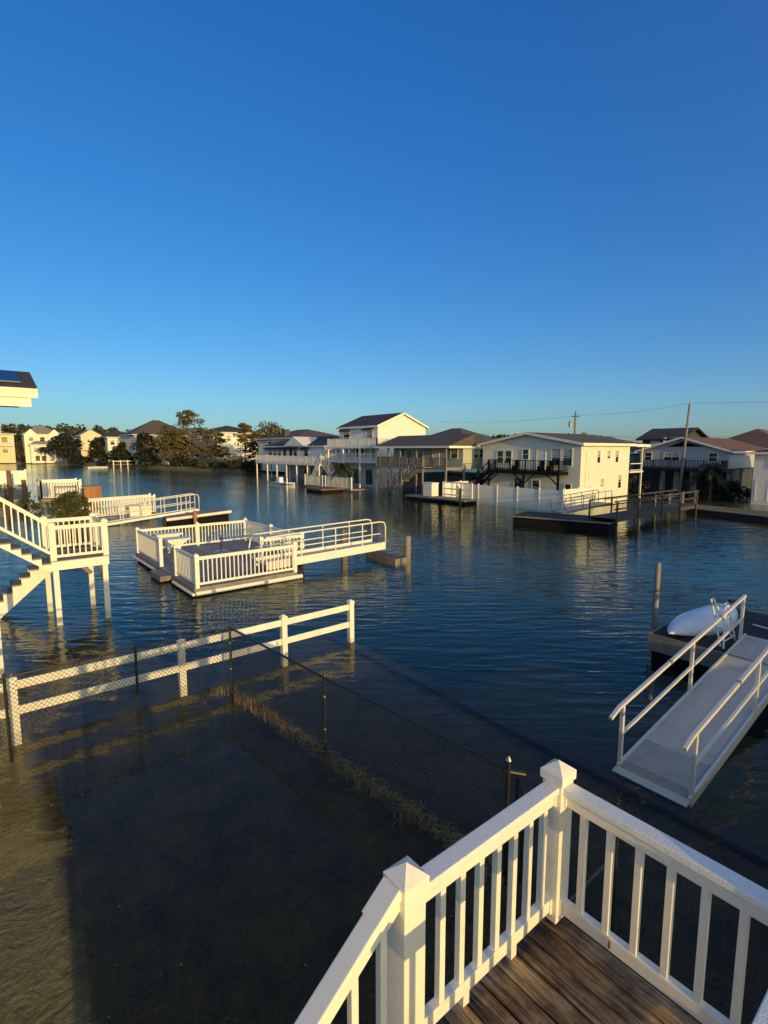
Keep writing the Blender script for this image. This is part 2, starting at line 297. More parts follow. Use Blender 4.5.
def water_material():
    m, t, b = nodes('water'); t.nodes.remove(b); o = t.nodes['Material Output']
    g = N(t, 'ShaderNodeNewGeometry')
    sp = N(t, 'ShaderNodeSeparateXYZ'); t.links.new(g.outputs['Position'], sp.inputs[0])
    def noise(scale, det, sx, sy, rot, dist=0.0):
        mp = N(t, 'ShaderNodeMapping'); mp.inputs['Scale'].default_value = (sx, sy, 1); mp.inputs['Rotation'].default_value = (0, 0, R(rot))
        t.links.new(g.outputs['Position'], mp.inputs[0])
        n = N(t, 'ShaderNodeTexNoise', Scale=scale, Detail=det, Roughness=.5, Distortion=dist); t.links.new(mp.outputs[0], n.inputs['Vector']); return n.outputs['Fac']
    def mul(a, k):
        n = N(t, 'ShaderNodeMath', operation='MULTIPLY'); t.links.new(a, n.inputs[0])
        if isinstance(k, (int, float)): n.inputs[1].default_value = k
        else: t.links.new(k, n.inputs[1])
        return n.outputs[0]
    def add(a, c):
        n = N(t, 'ShaderNodeMath', operation='ADD'); t.links.new(a, n.inputs[0]); t.links.new(c, n.inputs[1]); return n.outputs[0]
    def ripple(scale, det, az, elong, dist=0.0):      # short crests lying across the direction az (degrees from +Y towards +X)
        k = (math.sin(R(az)), math.cos(R(az)), 0); c = (math.cos(R(az)), -math.sin(R(az)), 0)
        d1 = N(t, 'ShaderNodeVectorMath', operation='DOT_PRODUCT'); d1.inputs[1].default_value = [v for v in k]; t.links.new(g.outputs['Position'], d1.inputs[0])
        d2 = N(t, 'ShaderNodeVectorMath', operation='DOT_PRODUCT'); d2.inputs[1].default_value = [v/elong for v in c]; t.links.new(g.outputs['Position'], d2.inputs[0])
        cb = N(t, 'ShaderNodeCombineXYZ'); t.links.new(d1.outputs['Value'], cb.inputs[0]); t.links.new(d2.outputs['Value'], cb.inputs[1])
        n = N(t, 'ShaderNodeTexNoise', Scale=scale, Detail=det, Roughness=.5, Distortion=dist); t.links.new(cb.outputs[0], n.inputs['Vector']); return n.outputs['Fac']
    big = mul(ripple(1.6, 1.0, 30, 3.0, .2), .026)
    def ridge(a):
        n1 = N(t, 'ShaderNodeMath', operation='MULTIPLY_ADD'); n1.inputs[1].default_value = 2; n1.inputs[2].default_value = -1; t.links.new(a, n1.inputs[0])
        n2 = N(t, 'ShaderNodeMath', operation='ABSOLUTE'); t.links.new(n1.outputs[0], n2.inputs[0])
        n3 = N(t, 'ShaderNodeMath', operation='SUBTRACT'); n3.inputs[0].default_value = 1; t.links.new(n2.outputs[0], n3.inputs[1])
        n4 = N(t, 'ShaderNodeMath', operation='POWER'); n4.inputs[1].default_value = 2.0; t.links.new(n3.outputs[0], n4.inputs[0]); return n4.outputs[0]
    mid = add(mul(ripple(3.4, 1.5, 44, 3.8, .2), .025), mul(ridge(ripple(1.9, 1.0, 38, 4.2, .15)), .017))
    fine = mul(ripple(8.5, 2.0, 24, 2.8), .013)
    gust = noise(.07, 3.0, 1, .6, 20)
    gr = N(t, 'ShaderNodeMapRange'); gr.inputs[1].default_value = .35; gr.inputs[2].default_value = .65; gr.inputs[3].default_value = .45; gr.inputs[4].default_value = 1.45; t.links.new(gust, gr.inputs[0])
    waves = mul(add(add(big, mid), fine), gr.outputs[0])
    # the fenced yard is sheltered: x < 8 and y < 11 lies calmer
    mx_ = N(t, 'ShaderNodeMapRange'); mx_.interpolation_type = 'SMOOTHSTEP'; mx_.inputs[1].default_value = 4.0; mx_.inputs[2].default_value = 11.0; mx_.inputs[3].default_value = .2; t.links.new(sp.outputs['X'], mx_.inputs[0])
    my_ = N(t, 'ShaderNodeMapRange'); my_.interpolation_type = 'SMOOTHSTEP'; my_.inputs[1].default_value = 9.0; my_.inputs[2].default_value = 17.0; my_.inputs[3].default_value = .2; t.links.new(sp.outputs['Y'], my_.inputs[0])
    mxx = N(t, 'ShaderNodeMath', operation='MAXIMUM'); t.links.new(mx_.outputs[0], mxx.inputs[0]); t.links.new(my_.outputs[0], mxx.inputs[1])
    far = N(t, 'ShaderNodeMapRange'); far.inputs[1].default_value = 60; far.inputs[2].default_value = 170; far.inputs[3].default_value = 1.0; far.inputs[4].default_value = 1.0; t.links.new(sp.outputs['Y'], far.inputs[0])
    h = mul(mul(waves, mxx.outputs[0]), far.outputs[0])
    bp = N(t, 'ShaderNodeBump', Strength=1.0, Distance=1.0); t.links.new(h, bp.inputs['Height'])
    fr = N(t, 'ShaderNodeFresnel', IOR=1.333); t.links.new(bp.outputs[0], fr.inputs['Normal'])
    bf = N(t, 'ShaderNodeMath', operation='SUBTRACT'); bf.inputs[0].default_value = 1.0; t.links.new(g.outputs['Backfacing'], bf.inputs[1])
    fs = N(t, 'ShaderNodeMath', operation='SUBTRACT', use_clamp=True); fs.inputs[1].default_value = .016; t.links.new(fr.outputs[0], fs.inputs[0])
    ff = N(t, 'ShaderNodeMath', operation='MULTIPLY'); t.links.new(fs.outputs[0], ff.inputs[0]); t.links.new(bf.outputs[0], ff.inputs[1])
    tr = N(t, 'ShaderNodeBsdfTransparent'); tr.inputs[0].default_value = (.86, .86, .80, 1)
    gl = N(t, 'ShaderNodeBsdfGlossy'); gl.inputs[0].default_value = (.92, 1.0, .90, 1); rg = N(t, 'ShaderNodeMapRange'); rg.inputs[1].default_value = 18; rg.inputs[2].default_value = 120; rg.inputs[3].default_value = .02; rg.inputs[4].default_value = .09; t.links.new(sp.outputs['Y'], rg.inputs[0]); t.links.new(rg.outputs[0], gl.inputs['Roughness']); t.links.new(bp.outputs[0], gl.inputs['Normal'])
    ms = N(t, 'ShaderNodeMixShader'); t.links.new(ff.outputs[0], ms.inputs[0]); t.links.new(tr.outputs[0], ms.inputs[1]); t.links.new(gl.outputs[0], ms.inputs[2])
    t.links.new(ms.outputs[0], o.inputs[0]); return m
structure(MB().add([(-1500,-1500,0),(1500,-1500,0),(1500,1500,0),(-1500,1500,0)], [(0,1,2,3)]).build('water', water_material(), org=(0,0,0)))
sw = thing('seawall', 'brown timber seawall cap drowned just under the water beside the dark lawn', 'seawall', (7.95, 5, -.35))
MB().box(7.72, 8.02, -20, 12.7, -.20, -.12).build('cap_board', mat('drowned_wood', (.032, .015, .010), .8, .4, 3.0), sw)
MB().box(7.90, 8.0, -20, 12.65, -1.55, -.205).build('sheet_wall', M['dark_wood'], sw)

# ------------------------------------------------------------------ railings in white vinyl
def railing(parent, p, q, zd, top=.95, spacing=.145, post_ends=(True, True), post=.125, mat_=None, dz=0, cap_mat=None, bal=.038, first=.5, onemesh=False, posth=None):
    """p, q = (x, y); dz = height change from p to q (stairs)."""
    mv = mat_ or M['vinyl']; p = Vector((p[0], p[1], zd)); q = Vector((q[0], q[1], zd+dz)); d = q-p; L = d.length
    Z = Vector((0,0,1))
    MB().bar(p+Z*(top-.022), q+Z*(top-.022), .10, .044).build('top_rail', cap_mat or mv, parent, .006)
    MB().bar(p+Z*(top-.085), q+Z*(top-.085), .052, .08).build('under_rail', mv, parent, .003)
    MB().bar(p+Z*.125, q+Z*.125, .052, .085).build('bottom_rail', mv, parent, .004)
    n = max(2, int((Vector((d.x, d.y)).length)/spacing)); 
    mb = MB()
    for i in range(n):
        t = (i+first)/n; c = p+d*t
        sl_ = d.z/Vector((d.x,d.y)).length*bal/2 if dz else 0
        if onemesh: mb.box(c.x-bal/2, c.x+bal/2, c.y-bal/2, c.y+bal/2, c.z+.16, c.z+top-.12)
        else: MB().box(c.x-bal/2, c.x+bal/2, c.y-bal/2, c.y+bal/2, c.z+.15-abs(sl_), c.z+top-.11+abs(sl_)).build('baluster', mv, parent, .002)
    if onemesh: mb.build('balusters', mv, parent)
    for e, pt in zip(post_ends, (p, q)):
        if e: vpost(parent, pt.x, pt.y, pt.z-.02, pt.z+(posth or top+.07), post, mv)
def vpost(parent, x, y, z0, z1, s=.125, mv=None, capm=None, name='railing_post'):
    mv = mv or M['vinyl']; h = s/2
    o = MB().box(x-h, x+h, y-h, y+h, z0, z1).build(name, mv, parent, .004)
    c = MB().box(x-h-.011, x+h+.011, y-h-.011, y+h+.011, z1-.055, z1+.002).pyramid(x, y, z1+.002, z1+.062, h+.011).build('post_cap', capm or mv, parent)
    c.parent = o
    return o

# ------------------------------------------------------------------ the stair landing in the foreground
ZL = 2.17
ld = thing('stair_landing', 'wooden stair landing with white vinyl railings in the foreground', 'deck landing', (2.1, 1.0, 0))
mb = MB(); x = 1.175
while x < 2.70:
    mb.box(x, x+.138, .28, 1.70, ZL-.035, ZL-rnd.uniform(0, .004)); x += .149
mb.build('decking', M['plank'], ld, .003)
MB().box(1.32, 2.80, 1.66, 1.698, ZL-.25, ZL-.04).box(1.32, 2.80, .30, .338, ZL-.25, ZL-.04).box(1.32, 1.358, .34, 1.659, ZL-.25, ZL-.04).box(2.762, 2.80, .34, 1.659, ZL-.25, ZL-.04).box(2.08, 2.118, .34, 1.659, ZL-.25, ZL-.04).build('rim_joist', M['brown_wood'], ld)
for px_, py_ in ((1.45, .42), (2.75, .42), (1.45, 1.6), (2.75, 1.6)):
    MB().box(px_-.06, px_+.06, py_-.06, py_+.06, -.3, ZL-.255).build('support_post', M['brown_wood'], ld)
XB, YA, YN = 2.76, 1.655, .375
railing(ld, (1.50, YA), (2.70, YA), ZL, post_ends=(False, False), spacing=.147, cap_mat=M['frost'], first=.42)
railing(ld, (XB, 1.60), (XB, .43), ZL, post_ends=(False, False), spacing=.147, cap_mat=M['frost'], first=.80)
railing(ld, (1.25, YN), (2.70, YN), ZL, post_ends=(False, False), spacing=.147, cap_mat=M['frost'])
vpost(ld, 1.475, YA, ZL-.18, ZL+1.025, .135); vpost(ld, XB, YA, ZL+.02, ZL+1.025, .135); vpost(ld, XB, YN, ZL-.01, ZL+1.0); vpost(ld, 1.19, YN, ZL-.18, ZL+1.0)
MB().box(1.88, 1.93, YA-.02, YA+.02, ZL-.001, ZL+.083).box(2.3, 2.35, YA-.02, YA+.02, ZL-.001, ZL+.083).build('rail_foot', M['vinyl'], ld)
MB().bar((XB-.0275, 1.26, ZL+.15), (XB-.0275, 1.26, ZL+.10), .012, .004, (1,0,0)).build('rust_stain', M['brass'], ld)
railing(ld, (1.405, YA), (.42, YA), ZL-.0, post_ends=(False, True), spacing=.147, dz=-.776, top=1.03)
sd = Vector((-2.005, 0, -1.58)).normalized(); p0 = Vector((1.40, YA, ZL+1.03-.022))
MB().bar(p0, p0+sd*.17, .112, .056).bar(p0-Vector((0,0,.065)), p0+sd*.12-Vector((0,0,.065)), .064, .09).build('rail_bracket', M['vinyl'], ld, .004)
for xx, sx in ((1.545, 1), (2.69, -1)):
    MB().box(xx-.012, xx+.012, YA-.036, YA+.036, ZL+.07, ZL+.178).build('rail_bracket', M['vinyl'], ld, .003)
    MB().box(xx-.012, xx+.012, YA-.036, YA+.036, ZL+.82, ZL+.903).build('rail_bracket', M['vinyl'], ld, .003)
for yy in (1.585, .45):
    MB().box(XB-.036, XB+.036, yy-.012, yy+.012, ZL+.07, ZL+.178).build('rail_bracket', M['vinyl'], ld, .003)
    MB().box(XB-.036, XB+.036, yy-.012, yy+.012, ZL+.82, ZL+.903).build('rail_bracket', M['vinyl'], ld, .003)
for k in range(4):
    zz = ZL-.18*(k+1); xx = 1.30-.24*(k+1)
    MB().box(xx, xx+.28, .34, 1.56, zz-.035, zz).build('stair_tread', M['plank'], ld)
for yy in (.3, 1.585): MB().bar((1.32, yy, ZL-.2), (.42, yy, ZL-.2-.70), .04, .24).build('stringer', M['brown_wood'], ld)
mb = MB(); x = .0
while x < .3: mb.box(x, x+.138, .30, 1.7, ZL-.90-.035, ZL-.90); x += .1445
mb.build('lower_decking', M['plank'], ld)
for px_, py_ in ((.06, .4), (.06, 1.6), (.36, .4), (.36, 1.56)): MB().box(px_-.05, px_+.05, py_-.05, py_+.05, -.3, ZL-.94).build('support_post', M['brown_wood'], ld)

# boards added unseen behind the viewpoint to shade the lawn, taller for the kayak
sk = thing('added_shade_fence', 'unseen grey board fence added behind the viewpoint to shade the lawn and kayak', 'fence', (7.5, -.6, -.25))
mb = MB(); x = .0
while x < 17.9: mb.box(x, x+.14, -.62, -.598, -.25, 1.12 if x < 12.4 else 1.9); x += .145
mb.build('shade_boards', M['grey_wood'], sk)
for x in range(1, 18, 2): MB().box(x-.05, x+.05, -.72, -.624, -.25, 1.05 if x < 12.4 else 1.85).build('fence_post', M['grey_wood'], sk)

# ------------------------------------------------------------------ white two-rail fence
wf = thing('rail_fence', 'white two-rail vinyl fence standing in the flooded yard', 'fence', (3, 11.3, -.25))
FX = [-2.2, .32, 3.36, 5.88, 7.95]
for x in FX: vpost(wf, x, 11.3, -.25, 1.04, .14, name='fence_post')
for a, c in zip(FX, FX[1:]):
    for z in (.885, .39): MB().box(a+.07, c-.07, 11.28, 11.32, z-.08, z+.08).build('fence_rail', M['vinyl'], wf, .006)

# ------------------------------------------------------------------ black chain-link fence
cl = thing('chain_link_fence', 'black chain-link fence around the dark drowned lawn', 'fence', (4.2, 8, -.25))
def wire_panel(parent, p, q, z0, z1, s=.085, r=.0027, name='wire_mesh'):
    p = Vector((*p, 0)); q = Vector((*q, 0)); L = (q-p).length; d = (q-p)/L; h = z1-z0; mb = MB(); nrm = d.cross(Vector((0,0,1)))
    k = -h
    while k < L:
        for sgn in (1, -1):
            a0, b0 = (k, k+h); t0 = max(0, -k)/h; t1 = min(1, (L-k)/h)
            if t1 <= t0: continue
            za, zb = (z0+t0*h, z0+t1*h) if sgn > 0 else (z1-t0*h, z1-t1*h)
            A = p+d*(k+t0*h)+Vector((0,0,za))+nrm*.002*sgn; B_ = p+d*(k+t1*h)+Vector((0,0,zb))+nrm*.002*sgn
            mb.bar(A, B_, r*2, r*2, nrm)
        k += s
    mb.build(name, M['black'], parent)
CLP = [(-3.2, 10.62), (.2, 10.66), (2.3, 10.70), (4.22, 10.64), (4.5, 7.2), (4.88, 3.6)]
for i, (x, y) in enumerate(CLP):
    last = i == len(CLP)-1
    o = MB().tube([(x, y, -.28), (x, y, 1.33 if not last else 1.42)], .026 if not last else .026, 10).build('line_post', M['black'], cl, smooth=False)
    c = MB().tube([(x, y, 1.331 if not last else 1.421), (x, y, 1.36 if not last else 1.45), (x, y, 1.385 if not last else 1.475)], .036 if not last else .036, 10, .012).build('post_cap', M['black'] if not last else M['steel'], cl); c.parent = o
for a, c in zip(CLP, CLP[1:]):
    MB().tube([(*a, 1.30), (*c, 1.30)], .022, 8).build('top_rail', M['black'], cl)
    wire_panel(cl, a, c, -.18, 1.29)
for x, y in (CLP[4], CLP[3]): 
    for z in (.35, .95): MB().tube([(x, y, z), (x, y, z+.03)], .031, 10).build('clamp', M['steel'], cl)
gt = thing('chain_link_gate', 'black chain-link gate with pale diagonal brace behind the white corner railing', 'gate', (5.1, 2.9, -.2))
GP = [(4.95, 3.42), (5.10, 2.34)]
for x, y in GP: MB().tube([(x, y, -.15), (x, y, 1.15)], .022, 8).build('gate_upright', M['black'], gt)
MB().tube([(4.95, 3.42, 1.12), (5.10, 2.34, 1.12)], .022, 8).build('gate_bar', M['black'], gt)
MB().tube([(4.95, 3.42, -.1), (5.10, 2.34, -.1)], .022, 8).build('gate_bar', M['black'], gt)
MB().tube([(5.03, 2.86, -.1), (5.09, 2.36, .84)], .016, 8).build('diagonal_brace', M['steel'], gt)
wire_panel(gt, *GP, -.1, 1.19)
cf = thing('latch_post', 'short dark latch post with pipe collar beside the chain-link end post', 'post', (5.2, 3.7, -.2))
MB().tube([(5.25, 3.72, -.2), (5.25, 3.72, .98)], .02, 10).build('upright', M['black'], cf)
MB().tube([(5.10, 3.82, 1.08), (5.32, 3.66, 1.02)], .032, 10).build('pipe_collar', M['black'], cf)

# dead grass caught along the fence foot
mb = MB()
def blade(x, y, z, h, lean, az, wd=.008):
    dx, dy = math.cos(az), math.sin(az); sx, sy = -dy*wd, dx*wd
    pts = []
    for t in (0, .5, 1): pts.append((x+dx*lean*t*t, y+dy*lean*t*t, z+h*t*(1-.25*t*lean/(h+.01))))
    mb.add([(pts[0][0]-sx,pts[0][1]-sy,pts[0][2]),(pts[0][0]+sx,pts[0][1]+sy,pts[0][2]),(pts[1][0]+sx*.8,pts[1][1]+sy*.8,pts[1][2]),(pts[1][0]-sx*.8,pts[1][1]-sy*.8,pts[1][2]),pts[2]], [(0,1,2,3),(3,2,4)])
def fence_x(y): return lerp(4.22, 4.5, (10.64-y)/3.44) if y > 7.2 else lerp(4.5, 4.88, (7.2-y)/3.6)
for k in range(95):
    y = rnd.uniform(3.7, 10.3); x = fence_x(y)+rnd.gauss(-.04, .045); n = rnd.randint(3, 26); big = rnd.uniform(.7, 1.05)
    for i in range(n):
        blade(x+rnd.gauss(0, .04), y+rnd.gauss(0, .09), -.22, rnd.uniform(.18, .36)*big, abs(rnd.gauss(.10, .14)), rnd.uniform(0, 6.28), rnd.uniform(.003, .008))
for k in range(1100):      # matted stems lying along the water line
    y = rnd.uniform(3.7, 10.5); x = fence_x(y)+rnd.gauss(-.04, .06)
    blade(x, y, rnd.uniform(-.02, .03), rnd.uniform(.005, .06), rnd.uniform(.06, .28), rnd.uniform(0, 6.28), rnd.uniform(.003, .007))
for k in range(5):
    x = rnd.uniform(3.6, 4.2); y = 10.62+rnd.gauss(0, .08)
    for i in range(14): blade(x+rnd.gauss(0, .08), y+rnd.gauss(0, .05), -.22, rnd.uniform(.2, .34), rnd.uniform(.02, .25), rnd.uniform(0, 6.28), .005)
tag(mb.build('grass', M['straw'], org=(4.5, 7, -.25)), 'dead straw-coloured grass caught along the foot of the chain-link fence', 'grass', kind='stuff')
mb = MB()
for k in range(150):
    x = rnd.uniform(.4, 7); y = rnd.uniform(2.6, 10); s = rnd.uniform(.008, .022); a = rnd.uniform(0, 3.14)
    dx, dy = math.cos(a)*s, math.sin(a)*s
    mb.add([(x-dx,y-dy,.006),(x+dy*.5,y-dx*.5,.008),(x+dx,y+dy,.006),(x-dy*.5,y+dx*.5,.012)], [(0,1,2,3)])
tag(mb.build('leaf_litter', M['straw'], org=(4, 6, 0)), 'pale specks of leaf litter floating over the drowned lawn', 'litter', kind='stuff')

# ------------------------------------------------------------------ aluminium gangway and dark float on the right
gw = thing('gangway', 'aluminium gangway with square handrails sloping from the water up to the dark float', 'gangway', (11, 3.2, 0))
def gz(x): return -.05+.135*(x-7.9)
X0, X1, Y0, Y1 = 7.9, 14.2, 2.63, 3.77
MB().prism([(X0+.16,Y0+.05,gz(X0+.16)-.03),(9.0,Y0+.05,gz(9.0)-.03),(9.0,Y0+.05,gz(9.0)),(X0+.16,Y0+.05,gz(X0+.16))], (0,Y1-Y0-.1,0)).build('wet_plate', mat('wet_metal', (.40, .37, .30), .26, .3, 1.5, .01, 5.0, metal=.15), gw)
mb = MB(); x = 9.006
while x < X1-.02:
    x2 = min(x+.62, X1); mb.prism([(x,Y0+.05,gz(x)-.03),(x2-.006,Y0+.05,gz(x2-.006)-.03),(x2-.006,Y0+.05,gz(x2-.006)),(x,Y0+.05,gz(x))], (0,Y1-Y0-.1,0)); x = x2
mb.build('ribbed_floor', M['alu_deck'], gw)
mb = MB().prism([(X0,Y0+.0,gz(X0)-.02),(X0+.15,Y0,gz(X0+.15)-.02),(X0+.15,Y0,gz(X0+.15)+.004),(X0,Y0,gz(X0)-.008)], (0,Y1-Y0,0)); mb.build('toe_plate', M['alu'], gw)
for y in (Y0+.022, Y1-.022):
    MB().bar((X0+.16, y, gz(X0+.16)-.05), (X1, y, gz(X1)-.05), .044, .17).build('side_beam', M['alu'], gw)
for y in (Y0+.02, Y1-.02):
    xs = (8.12, 10.95, 13.82)
    for xx in xs: MB().box(xx-.03, xx+.03, y-.03, y+.03, gz(xx)-.05, gz(xx)+1.02).build('handrail_post', M['alu'], gw, .003)
    MB().bar((xs[0]-.12, y, gz(8)+1.05), (xs[2]+.1, y, gz(13.92)+1.05), .058, .058).bar((xs[0]-.11, y, gz(8)+1.055), (xs[0]-.40, y, gz(8)+.95), .055, .055).build('top_rail', M['alu'], gw, .003)
    MB().bar((xs[0]+.03, y, gz(8.15)+.53), (xs[2]-.03, y, gz(13.8)+.53), .048, .048).build('mid_rail', M['alu'], gw, .003)
    for xx in (9.9, 12.4): MB().box(xx-.04, xx+.04, y-.032, y+.032, gz(xx)+1.018, gz(xx)+1.085).build('rail_sleeve', M['steel'], gw)
fl = thing('floating_dock', 'dark timber float beside the aluminium gangway with an upturned white kayak on it', 'floating dock', (15, 0, 0))
mb = MB(); y = -14
while y < 5.4: mb.box(13.02, 17.0, y, y+.135, .585, .62); y += .142
mb.build('decking', M['dark_wood'], fl)
MB().box(13.0, 17.02, 5.42, 5.47, .22, .64).box(12.95, 13.0, -14, 5.47, .22, .64).box(17.02, 17.07, -14, 5.47, .22, .64).build('edge_beam', M['grey_wood'], fl)
MB().box(13.05, 16.95, -13.9, 5.38, -.35, .21).build('float_block', M['black_paint'], fl)
def pile(x, y, h, label, r=.11, m=None, lean=(0,0), group=None):
    n = 7; o = MB().tube([(x+lean[0]*i/n+rnd.uniform(-.006,.006), y+lean[1]*i/n, -1.5+(h+1.5)*i/n) for i in range(n+1)], r*1.08, 12, r*.95).build('mooring_pile', m or M['grey_wood'], smooth=True)
    return tag(o, label, 'pile', group)
pile(13.9, 5.72, 2.25, 'grey timber pile at the corner of the dark float by the kayak', .07, M['grey_wood'])
# kayak: upturned hull lofted along x
mb = MB(); ns, nr = 22, 12
for i in range(ns+1):
    t = i/ns; s_ = 2*t-1; wdt = .48*(1-abs(s_)**2.1)**.85+.01; hgt = .47*(1-abs(s_)**2.6)**.75+.01
    zc = .60+.16*s_*s_; xx = lerp(12.95, 16.35, t); yy = lerp(4.98, 4.62, t)
    for j in range(nr+1):
        a = math.pi*j/nr; rx = math.cos(a); rz = math.sin(a)
        mb.v.append((xx, yy+wdt*math.copysign(abs(rx)**.9, rx), zc+hgt*rz**.95+(.06*(1-abs(s_)) if j == nr//2 else 0)))
for i in range(ns):
    for j in range(nr): mb.f.append((i*(nr+1)+j, i*(nr+1)+j+1, (i+1)*(nr+1)+j+1, (i+1)*(nr+1)+j))
    mb.f.append((i*(nr+1)+nr, i*(nr+1), (i+1)*(nr+1), (i+1)*(nr+1)+nr))
mb.f.append(tuple(range(nr+1))); mb.f.append(tuple(ns*(nr+1)+j for j in range(nr+1)))
ky = mb.build('kayak', M['kayak'], smooth=True); tag(ky, 'pale blue-white kayak lying upside down on the dark float', 'kayak')
MB().tube([(16.2, 4.72, 1.03), (16.42, 4.62, 1.0), (16.5, 4.6, .9)], .05, 8).build('carry_handle', M['black'], ky)
lad = thing('dock_ladder', 'small white aluminium ladder standing on the float against the gangway rail', 'ladder', (13.6, 4.0, .62))
for dy, dx in ((0, 0), (.34, .12)):
    MB().tube([(13.3+dx, 3.92+dy*.3, .62), (13.62+dx, 4.05+dy, 1.62)], .022, 8).build('side_rail', M['paint'], lad)
    MB().tube([(14.1+dx, 3.92+dy*.3, .62), (13.75+dx, 4.05+dy, 1.62)], .022, 8).build('side_rail', M['paint'], lad)
for t in (.15, .4, .65, .9):
    MB().tube([(13.3+.32*t, 3.92+.13*t, .62+t), (13.42+.32*t, 4.02+.37*t, .62+t)], .018, 6).build('rung', M['paint'], lad)
    MB().tube([(14.1-.35*t, 3.92+.13*t, .62+t), (13.3+.32*t, 3.92+.13*t, .62+t)], .014, 6).build('cross_bar', M['paint'], lad)
pd = MB().tube([(15.7, 4.0, .65), (15.55, 3.3, .65)], .025, 8).add([(15.56,3.36,.63),(15.46,3.2,.63),(15.40,2.95,.63),(15.52,2.95,.63),(15.62,3.2,.63),(15.56,3.36,.66),(15.46,3.2,.66),(15.40,2.95,.66),(15.52,2.95,.66),(15.62,3.2,.66)], [(0,1,2,3,4),(9,8,7,6,5),(0,5,6,1),(1,6,7,2),(2,7,8,3),(3,8,9,4),(4,9,5,0)]).build('paddle', M['paint'])
tag(pd, 'white paddle lying on the dark float planks', 'paddle')

# ------------------------------------------------------------------ floating party dock with white railings (middle left)
dk = thing('railed_float', 'floating dock ringed with white picket railings left of centre', 'floating dock', (8.2, 21, 0))
ZD = .30
YB = 26.35
mb = MB(); x = 5.92
while x < 11.5:
    mb.box(x, x+.14, 18.06 if x < 9.98 else 20.05, YB, ZD-.03, ZD); x += .1445
mb.build('decking', mat('grey_decking', (.22, .19, .20), .75, .2, 2.0, island=.15), dk)
MB().prism([(5.94,18.08,.10),(10.08,18.08,.10),(10.08,20.08,.10),(11.6,20.08,.10),(11.6,YB-.02,.10),(5.94,YB-.02,.10)], (0,0,.168)).build('deck_frame', M['grey_wood'], dk)
MB().prism([(6.0,18.14,-.3),(10.0,18.14,-.3),(10.0,20.14,-.3),(11.5,20.14,-.3),(11.5,YB-.1,-.3),(6.0,YB-.1,-.3)], (0,0,.398)).build('float_block', M['black_paint'], dk)
MB().tube([(5.95,18.0,.10),(10.25,18.0,.10)], .085, 10).build('fender_tube', M['paint'], dk)
MB().tube([(5.86,20.3,.10),(5.86,17.95,.10)], .06, 10).build('fender_tube', M['paint'], dk)
MB().tube([(5.86,YB,.12),(5.86,22.6,.12)], .06, 10).build('fender_tube', M['paint'], dk)
kw = dict(top=1.12, spacing=.16, onemesh=True, post=.14)
railing(dk, (6.05, 18.12), (10.0, 18.12), ZD, **kw)
railing(dk, (6.05, 18.12), (6.05, 20.45), ZD, post_ends=(False, True), **kw)
railing(dk, (6.05, 22.5), (6.05, YB-.1), ZD, **kw)
railing(dk, (6.05, YB-.1), (8.9, YB-.1), ZD, post_ends=(False, True), **kw)
railing(dk, (8.9, YB-.1), (11.5, YB-.1), ZD, post_ends=(False, True), **kw)
railing(dk, (11.5, YB-.1), (11.5, 23.2), ZD, post_ends=(False, True), **kw)
railing(dk, (11.5, 23.2), (11.5, 20.12), ZD, post_ends=(False, True), **kw)
railing(dk, (11.5, 20.12), (9.5, 20.12), ZD, post_ends=(False, True), **kw)
MB().box(5.52, 5.93, 20.8, 22.2, .05, .25).build('boarding_step', M['grey_wood'], dk)
def bench(x, y, w, label, rot=0):
    b_ = thing('corbel_table', label, 'table', (x, y, ZD), 'white tables on the railed float')
    MB().box(x-w/2, x+w/2, y-.28, y+.28, ZD+.88, ZD+.94).build('table_top', M['vinyl'], b_, .008)
    MB().box(x-.07, x+.07, y-.07, y+.07, ZD, ZD+.879).build('pedestal', M['vinyl'], b_)
    for sx in (-1, 1):
        MB().prism([(x+sx*.072, y-.03, ZD+.35), (x+sx*.16, y-.03, ZD+.62), (x+sx*(w/2-.05), y-.03, ZD+.83), (x+sx*(w/2-.05), y-.03, ZD+.878), (x+sx*.072, y-.03, ZD+.878)], (0, .06, 0)).build('corbel', M['vinyl'], b_)
bench(7.2, 25.3, 1.2, 'white corbelled table nearest the far left corner of the railed float')
bench(7.1, 23.6, 1.0, 'white corbelled table beside the boarding gap of the railed float')
um = thing('umbrella_stand', 'grey round umbrella stand with bare pole on the railed float', 'umbrella stand', (9.2, 23.9, ZD))
MB().tube([(9.2,23.9,ZD),(9.2,23.9,ZD+.05),(9.2,23.9,ZD+.08)], .36, 20, .22).build('base', M['steel'], um)
MB().tube([(9.2,23.9,ZD+.08),(9.22,23.9,ZD+.72)], .025, 8).build('pole', M['black'], um)

